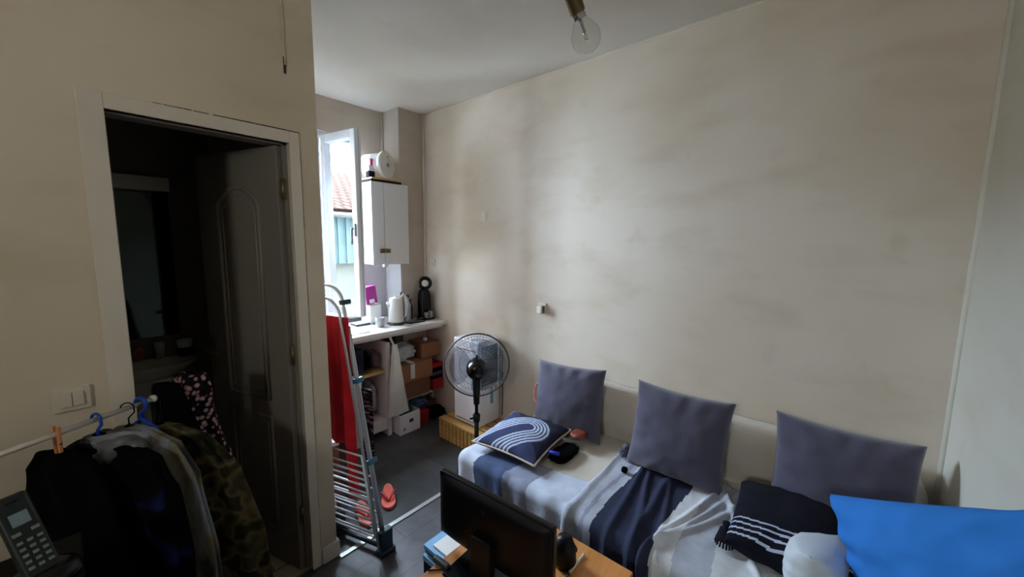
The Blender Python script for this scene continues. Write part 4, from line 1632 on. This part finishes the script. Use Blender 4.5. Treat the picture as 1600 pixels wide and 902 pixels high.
def shell(u, v):
    x_ = .004 + (MW - .008) * u
    z_ = mz0 + .004 + (mz1 - mz0 - .008) * v
    k = (max(0, 1 - (2 * u - 1) ** 4) * max(0, 1 - (2 * v - 1) ** 4)) ** .5
    return fm @ Vector((x_, -.006 + .030 * k, z_))


grid(bm, shell, 30, 20)
bmesh.ops.reverse_faces(bm, faces=bm.faces)
bmesh.ops.recalc_face_normals(bm, faces=bm.faces)
part('back_shell', bm, 'black_plastic', mo, smooth=True)
bm = B(); box(bm, .014, -.0315, mz0 + .02, MW - .014, -.030, mz1 - .014); xform(bm, bm.verts, fm)
part('screen', bm, 'black_gloss', mo)
bm = B()
lm = fm @ Matrix.Translation((MW * .47, .0245, .693)) @ Matrix.Rotation(math.radians(-90), 4, 'X')
tube(bm, [lm @ Vector((.0165 * math.cos(2 * math.pi * k / 28), .0165 * math.sin(2 * math.pi * k / 28), 0)) for k in range(28)], .0012, 6, closed=True)
for x_ in (-.007, .004):
    tube(bm, [lm @ Vector((x_ + .002, .010 if x_ < 0 else .005, 0)), lm @ Vector((x_ - .003, -.007 if x_ < 0 else -.010, 0))], .001, 5)
    tube(bm, [lm @ Vector((x_ + .000, .004, 0)), lm @ Vector((x_ + .005, .004, 0)), lm @ Vector((x_ + .003, -.006, 0))], .001, 5)
part('emblem', bm, 'black_gloss', mo)
bm = B(); box(bm, MW / 2 - .045, .018, ZT + .012, MW / 2 + .045, .052, .62); xform(bm, bm.verts, fm)
part('stand_neck', bm, 'black_plastic', mo, bevel=.008)
bm = B(); box(bm, MW / 2 - .135, -.075, ZT + .0005, MW / 2 + .125, .10, ZT + .012); xform(bm, bm.verts, fm)
part('stand_base', bm, 'black_gloss', mo, bevel=.006)
bm = B(); box(bm, .05, .06, ZT + .001, .125, .082, ZT + .022); xform(bm, bm.verts, fm)
tag(link('usb_hub', bm, 'dark_grey_plastic', bevel=.006), 'small dark grey box on the table beside the monitor foot', 'hub')
sp = thing('desk_speaker', 'dark rounded speaker on the table just past the monitor edge', 'speaker', (1.10, .66, ZT))
bm = B(); lathe(bm, [(0, 0), (.038, 0), (.044, .02), (.040, .07), (.026, .105), (0, .112)], 24, Matrix.Translation((1.105, .67, ZT + .001)))
part('body', bm, 'black_plastic', sp)
bm = B(); lathe(bm, [(0, .0), (.024, .002), (.026, -.004)], 20, frame_mtx((1.14, .66, ZT + .055), (.9, -.1, .3)))
part('cone', bm, 'dark_grey_plastic', sp)
pn = thing('ballpoint_pen', 'white pen with violet end lying on the orange table', 'pen', (1.12, .63, ZT))
bm = B(); tube(bm, [(1.183, .632, ZT + .006), (1.075, .631, ZT + .006)], .005, 10)
part('barrel', bm, 'white_plastic', pn)
bm = B(); tube(bm, [(1.075, .631, ZT + .006), (1.045, .6307, ZT + .006)], [.0052, .003], 10)
part('cap', bm, 'purple_card', pn)
bm = B()
tube(bm, [(.755, 1.02, ZT + .004), (.79, .985, ZT + .004), (.80, .93, ZT + .004), (.83, .86, ZT + .004), (.78, .76, ZT + .004), (.70, .70, ZT + .004)], .003, 8)
tag(link('monitor_cable', bm, 'black_plastic'), 'thin black cable lying on the table behind the monitor', 'cable')

# magazines on a small dark stool beyond the table
bm = B(); box(bm, .955, 1.15, .001, 1.17, 1.325, .205)
tag(link('storage_cube', bm, 'dark_cloth', bevel=.006), 'dark cube on the floor carrying magazines behind the table', 'storage cube')
for i, (z0, z1, m_, dx, dy, lb) in enumerate(((.206, .232, 'magazine_blue', -.01, .0, 'lowest pale blue magazine in the small pile'), (.233, .252, 'magazine_navy', .006, .004, 'navy magazine in the middle of the small pile'),
                                             (.253, .272, 'magazine_blue', 0, .006, 'sky blue magazine near the top of the small pile'))):
    bm = B(); box(bm, .945 + dx, 1.165 + dy, z0, 1.16 + dx, 1.30 + dy, z1)
    tag(link('magazine', bm, m_, bevel=.002), lb, 'magazine', 'magazines behind the table')
bm = B(); box(bm, .965, 1.155, .273, 1.15, 1.262, .281)
tag(link('envelope', bm, 'paper_white', bevel=.001), 'white envelope on top of the blue magazines', 'envelope')

# ------------------------------------------------------------------ dark cabinet with the cordless phone
dc = thing('black_side_cabinet', 'black cabinet below the photographer carrying the cordless phone', 'cabinet', (-.4, 1.15, 0))
bm = B(); box(bm, -.45, .98, .03, -.035, 1.36, .88)
part('carcass', bm, 'black_plastic', dc, bevel=.003)
bm = B(); box(bm, -.46, .97, .88, -.025, 1.37, .90)
part('top', bm, 'dark_top', dc, bevel=.003)
bm = B(); box(bm, -.44, .99, .001, -.05, 1.35, .03)
part('plinth', bm, 'black_plastic', dc)
ph = thing('cordless_phone', 'dark grey cordless telephone leaning in its charging cradle', 'telephone', (-.09, 1.22, .90))
pt, pb_ = Vector((-.118, 1.292, 1.077)), Vector((-.078, 1.205, .925))
ya = (pt - pb_).normalized()
xa = Vector((.86, .32, 0)); xa = (xa - ya * xa.dot(ya)).normalized()
za = xa.cross(ya)
if za.y > 0:
    xa = -xa
    za = xa.cross(ya)
pm = Matrix((xa, ya, za)).transposed().to_4x4()
pm.translation = pb_
PL = (pt - pb_).length
bm = B(); box(bm, -.026, 0, -.012, .026, PL, .012); xform(bm, bm.verts, pm)
hs = part('handset', bm, 'phone_body', ph, bevel=.008, bseg=3)
bm = B(); box(bm, -.013, PL * .62, .012, .013, PL * .77, .0135); xform(bm, bm.verts, pm)
part('screen', bm, 'phone_screen', hs)
bm = B()
for r_ in range(5):
    for c_ in range(3):
        x_, y_ = -.014 + c_ * .014, PL * .12 + r_ * PL * .077
        box(bm, x_ - .004, y_ - .003, .012, x_ + .004, y_ + .003, .014)
for s in (-1, 1):
    box(bm, s * .013 - .006, PL * .53 - .003, .012, s * .013 + .006, PL * .53 + .004, .014)
xform(bm, bm.verts, pm)
part('keypad', bm, 'phone_key', hs)
bm = B(); box(bm, -.010, PL * .90, .012, .010, PL * .915, .0128); xform(bm, bm.verts, pm)
part('earpiece', bm, 'black_plastic', hs)
bm = B(); lathe(bm, [(0, 0), (.052, 0), (.055, .008), (.046, .028), (.030, .034), (0, .034)], 28, Matrix.Translation((-.078, 1.215, .901)) @ Matrix.Diagonal((1.0, .85, 1, 1)))
part('cradle', bm, 'black_gloss', ph)
bm = B(); box(bm, -.175, 1.165, .901, -.125, 1.195, .915)
tag(link('red_lighter', bm, 'red_box', bevel=.004), 'small red object lying on the black cabinet in front of the phone', 'lighter')

# ------------------------------------------------------------------ clothes rail with garments
ZR = 1.06
RA, RB = Vector((-.70, 1.2865, ZR)), Vector((.168, 1.802, ZR))
rd = (RB - RA).normalized()
ru = Vector((rd.y, -rd.x, 0))        # horizontal, towards the photographer
cr_ = thing('clothes_rail', 'chrome clothes rail standing in front of the bathroom door wall', 'clothes rail', (-.2, 1.58, 0))
bm = B(); tube(bm, [RA, RB], .0082, 14)
part('rail', bm, 'chrome', cr_)
for e in (RA, RB):
    bm = B(); tube(bm, [(e.x, e.y, .02), (e.x, e.y, ZR)], .0095, 10)
    tube(bm, [Vector((e.x, e.y, .03)) + rd * .022, Vector((e.x, e.y, ZR - .01)) + rd * .022], .006, 8)
    part('post', bm, 'black_plastic', cr_)
    bm = B(); tube(bm, [Vector((e.x, e.y, .012)) - ru * .035, Vector((e.x, e.y, .012)) + ru * .2], .011, 8)
    part('foot', bm, 'black_plastic', cr_)
    bm = B(); bmesh.ops.create_uvsphere(bm, u_segments=14, v_segments=10, radius=.0135, matrix=Matrix.Translation(e))
    part('end_cap', bm, 'chrome', cr_, smooth=True)


def on_rail(x):
    t_ = (x - RA.x) / (RB.x - RA.x)
    return RA + (RB - RA) * t_


def hanger(x, m_, label, span=.16, yaw=0.0, r=.0055, name='clothes_hanger', drop=.085):
    P_ = on_rail(x)
    d = (Matrix.Rotation(yaw, 3, 'Z') @ ru)
    b2 = B()
    hook = []
    for i in range(11):
        a_ = math.radians(-20 + 220 * i / 10)
        hook.append(P_ + d * (.018 * math.cos(a_)) * 1.0 + Vector((0, 0, .0 + .018 * math.sin(a_))))
    hook = list(reversed(hook))
    base = P_ + Vector((0, 0, -.055))
    tube(b2, hook + [P_ + d * .018 + Vector((0, 0, -.015)), P_ + Vector((0, 0, -.035)), base], r * .8, 8)
    t = thing(name, label, 'hanger', P_)
    part('hook', b2, m_, t)
    b2 = B()
    tube(b2, [base - d * span + Vector((0, 0, -drop)), base - d * span * .5 + Vector((0, 0, -drop * .45)), base, base + d * span * .5 + Vector((0, 0, -drop * .45)), base + d * span + Vector((0, 0, -drop)), base + d * .0 + Vector((0, 0, -drop - .003)), base - d * span + Vector((0, 0, -drop))], r, 8)
    part('arms', b2, m_, t)
    return P_, d


def garment(name, rows, m_, label, cat, nf=7, amp=.18, seed=0, d=None):
    """hanging clothing: stacked folded rings. rows = (centre, half width along d, half thickness)"""
    d = (d or ru).normalized()
    e = Vector((-d.y, d.x, 0))
    b2 = B()
    n = len(rows) - 1

    def fn(u, v):
        k = v * n
        i = min(int(k), n - 1)
        f_ = k - i
        f_ = f_ * f_ * (3 - 2 * f_)
        c = Vector(rows[i][0]).lerp(Vector(rows[i + 1][0]), f_)
        a_ = rows[i][1] + (rows[i + 1][1] - rows[i][1]) * f_
        b_ = rows[i][2] + (rows[i + 1][2] - rows[i][2]) * f_
        an = 2 * math.pi * u
        q = Vector((math.cos(an), math.sin(an), v * 2.5 + seed))
        rip = 1 + amp * math.sin(nf * an + 2.2 * v + seed) * min(1, v * 3) + amp * 1.3 * noise.noise(q * 1.6) + amp * .6 * noise.noise(q * 4)
        return c + d * (a_ * math.cos(an) * (.6 + .4 * rip)) + e * (b_ * math.sin(an) * rip)
    V_ = grid(b2, fn, 72, 44)
    bmesh.ops.remove_doubles(b2, verts=b2.verts, dist=.0004)
    return tag(link(name, b2, m_, smooth=True, sub=1), label, cat)


# black top held on the rail by a peg
P1 = on_rail(-.052)
pg = thing('clothes_peg', 'orange clothes peg gripping the chrome rail above the black sweater', 'peg', P1)
bm = B()
for s in (-1, 1):
    vs = box(bm, -.0045, s * .0045 - .003, -.075, .0045, s * .0045 + .003, .022)
    xform(bm, vs, frame_mtx(P1 + ru * .013 * s, (0, 0, 1), rd))
part('jaw', bm, 'peg_orange', pg, bevel=.002)
bm = B(); tube(bm, [P1 + Vector((0, 0, -.028)) - ru * .012, P1 + Vector((0, 0, -.028)) + ru * .012], .004, 8)
part('spring', bm, 'steel', pg)
z = lambda p, h, a_=0.0, b_=0.0: (p.x + ru.x * a_ + rd.x * b_, p.y + ru.y * a_ + rd.y * b_, h)
garment('dark_sweater', [(z(P1, 1.005), .012, .012), (z(P1, .998), .075, .030), (z(P1, .965, .01), .105, .044), (z(P1, .90, .02), .135, .048), (z(P1, .72, .04), .155, .046), (z(P1, .40, .05), .16, .044), (z(P1, .395, .05), .01, .01)],
        'black_cloth', 'plain black sweater hanging from the orange peg', 'clothing', 6, .12, 1)
P2, d2 = hanger(.028, 'hanger_blue', 'blue plastic hanger holding the dark printed jacket', .15)
garment('dark_printed_jacket', [(z(P2, .99), .015, .012), (z(P2, .985, .02), .10, .036), (z(P2, .95, .04), .175, .045), (z(P2, .86, .06), .20, .050), (z(P2, .62, .08), .205, .050), (z(P2, .22, .09), .20, .048), (z(P2, .215, .09), .01, .01)],
        'dark_print', 'black jacket with blue and white print on the middle hanger', 'jacket', 7, .16, 4)
garment('plush_collar', [(z(P2, 1.012, .005), .02, .015), (z(P2, 1.005, .025, .012), .070, .042), (z(P2, .98, .035, .022), .105, .060), (z(P2, .95, .045, .022), .11, .064), (z(P2, .935, .05, .02), .08, .05), (z(P2, .935, .05, .02), .02, .02)],
        'grey_plush', 'grey and white fluffy scarf lying over the dark printed jacket', 'scarf', 5, .22, 7)
P3, d3 = hanger(.100, 'black_plastic', 'thin dark wire hanger holding the washed jacket', .10, .5, .003)
garment('washed_denim_jacket', [(z(P3, .998), .015, .012), (z(P3, .992, .02), .07, .024), (z(P3, .955, .06), .125, .030), (z(P3, .85, .10), .155, .034), (z(P3, .60, .13), .175, .036), (z(P3, .25, .14), .18, .036), (z(P3, .245, .14), .01, .01)],
        'washed_denim', 'faded beige and blue jacket between printed and camouflage jackets', 'jacket', 8, .18, 9)
P4, d4 = hanger(.134, 'hanger_blue', 'blue plastic hanger nearest the end of the chrome rail', .085, .12, .008, drop=.075)
garment('camouflage_jacket', [(z(P4, .975, .03, .03), .015, .012), (z(P4, .968, .05, .035), .07, .026), (z(P4, .93, .09, .045), .13, .036), (z(P4, .82, .13, .07), .16, .045), (z(P4, .58, .17, .09), .18, .05), (z(P4, .2, .19, .10), .18, .05), (z(P4, .195, .19, .10), .01, .01)],
        'camo', 'olive camouflage jacket beside the bathroom doorway', 'jacket', 8, .16, 12)
E_ = RB + rd * .045
garment('black_trousers', [(z(E_, 1.10), .012, .010), (z(E_, 1.095), .05, .024), (z(E_, 1.05, .01), .06, .030), (z(E_, .85, .04, .03), .07, .034), (z(E_, .62, .09, .09), .07, .045), (z(E_, .46, .12, .12), .045, .03), (z(E_, .455, .12, .12), .01, .01)],
        'black_cloth', 'black trousers slung over the end of the clothes rail', 'clothing', 6, .16, 15)
F_ = RB + rd * .135
garment('leopard_scarf', [(z(F_, 1.112), .012, .015), (z(F_, 1.105), .055, .045), (z(F_, 1.05, .005), .062, .060), (z(F_, .98, .01, .0), .052, .052), (z(F_, .85, .03, .02), .046, .044), (z(F_, .72, .06, .06), .034, .032), (z(F_, .655, .075, .09), .014, .014), (z(F_, .65, .075, .09), .004, .004)],
        'leopard_pink', 'pink and black leopard print scarf hanging at the rail end', 'scarf', 5, .2, 18)

# ------------------------------------------------------------------ bathroom contents
wb = thing('washbasin', 'pale washbasin in the dark bathroom', 'washbasin', (.2, 3.05, 0))
bm = B()


def basin(u, v):
    an = 2 * math.pi * u
    pr = [(0, .80), (.55, .80), (.80, .815), (.97, .865), (1.0, .885), (.96, .888), (.88, .872), (.70, .80), (0, .775)]
    k = v * (len(pr) - 1)
    i = min(int(k), len(pr) - 2)
    f_ = k - i
    r_ = pr[i][0] + (pr[i + 1][0] - pr[i][0]) * f_
    z_ = pr[i][1] + (pr[i + 1][1] - pr[i][1]) * f_
    sq = 1 / max(abs(math.cos(an)), abs(math.sin(an))) * .25 + .75
    return Vector((.15 + .36 * r_ * math.cos(an) * sq, 3.05 + .135 * r_ * math.sin(an) * sq, z_))


grid(bm, basin, 48, 40)
bmesh.ops.remove_doubles(bm, verts=bm.verts, dist=.0005)
part('bowl', bm, 'wc_ceramic', wb, smooth=True)
bm = B(); tube(bm, [(.15, 3.165, .885), (.15, 3.165, .97), (.15, 3.11, .985), (.15, 3.06, .955)], .011, 10)
part('tap', bm, 'chrome', wb)
bm = B(); box(bm, -.2, 2.97, .10, .50, 3.19, .80)
part('vanity', bm, 'wc_ceramic', wb, bevel=.006)
bm = B(); box(bm, -.2, 2.98, .001, .50, 3.19, .10)
part('plinth', bm, 'dark_grey_plastic', wb)
bm = B(); box(bm, .148, 2.968, .13, .152, 2.972, .78)
part('door_gap', bm, 'crack_dark', wb)
mi = thing('bathroom_mirror', 'dark mirror with a pale light box above the washbasin', 'mirror', (.2, 3.19, 1.0))
bm = B(); box(bm, -.15, 3.185, 1.02, .455, 3.199, 1.90)
part('mirror_glass', bm, 'mirror', mi)
bm = B(); box(bm, -.15, 3.09, 1.905, .455, 3.199, 1.985)
part('light_box', bm, 'wc_ceramic', mi, bevel=.004)
cu = thing('tooth_mug', 'dark mug with a white rim on the edge of the washbasin', 'mug', (.47, 3.13, .89))
bm = B(); lathe(bm, [(0, 0), (.034, 0), (.037, .055)], 24, Matrix.Translation((.462, 3.12, .889)))
part('body', bm, 'black_plastic', cu)
bm = B(); lathe(bm, [(.037, .055), (.040, .10), (.036, .10), (.033, .058), (0, .058)], 24, Matrix.Translation((.462, 3.12, .889)))
part('rim', bm, 'white_plastic', cu)
bm = B(); lathe(bm, [(0, 0), (.022, 0), (.026, .10), (.023, .10), (.018, .006), (0, .006)], 20, Matrix.Translation((.345, 3.15, .889)))
tag(link('water_glass', bm, 'bag_clear', smooth=True), 'small glass at the back of the washbasin', 'glass')
heap('sponge', .215, 3.08, .889, .275, 3.16, .99, 'orange_soap', 'orange sponge on the washbasin next to the door jamb', 'sponge', 22, .2)
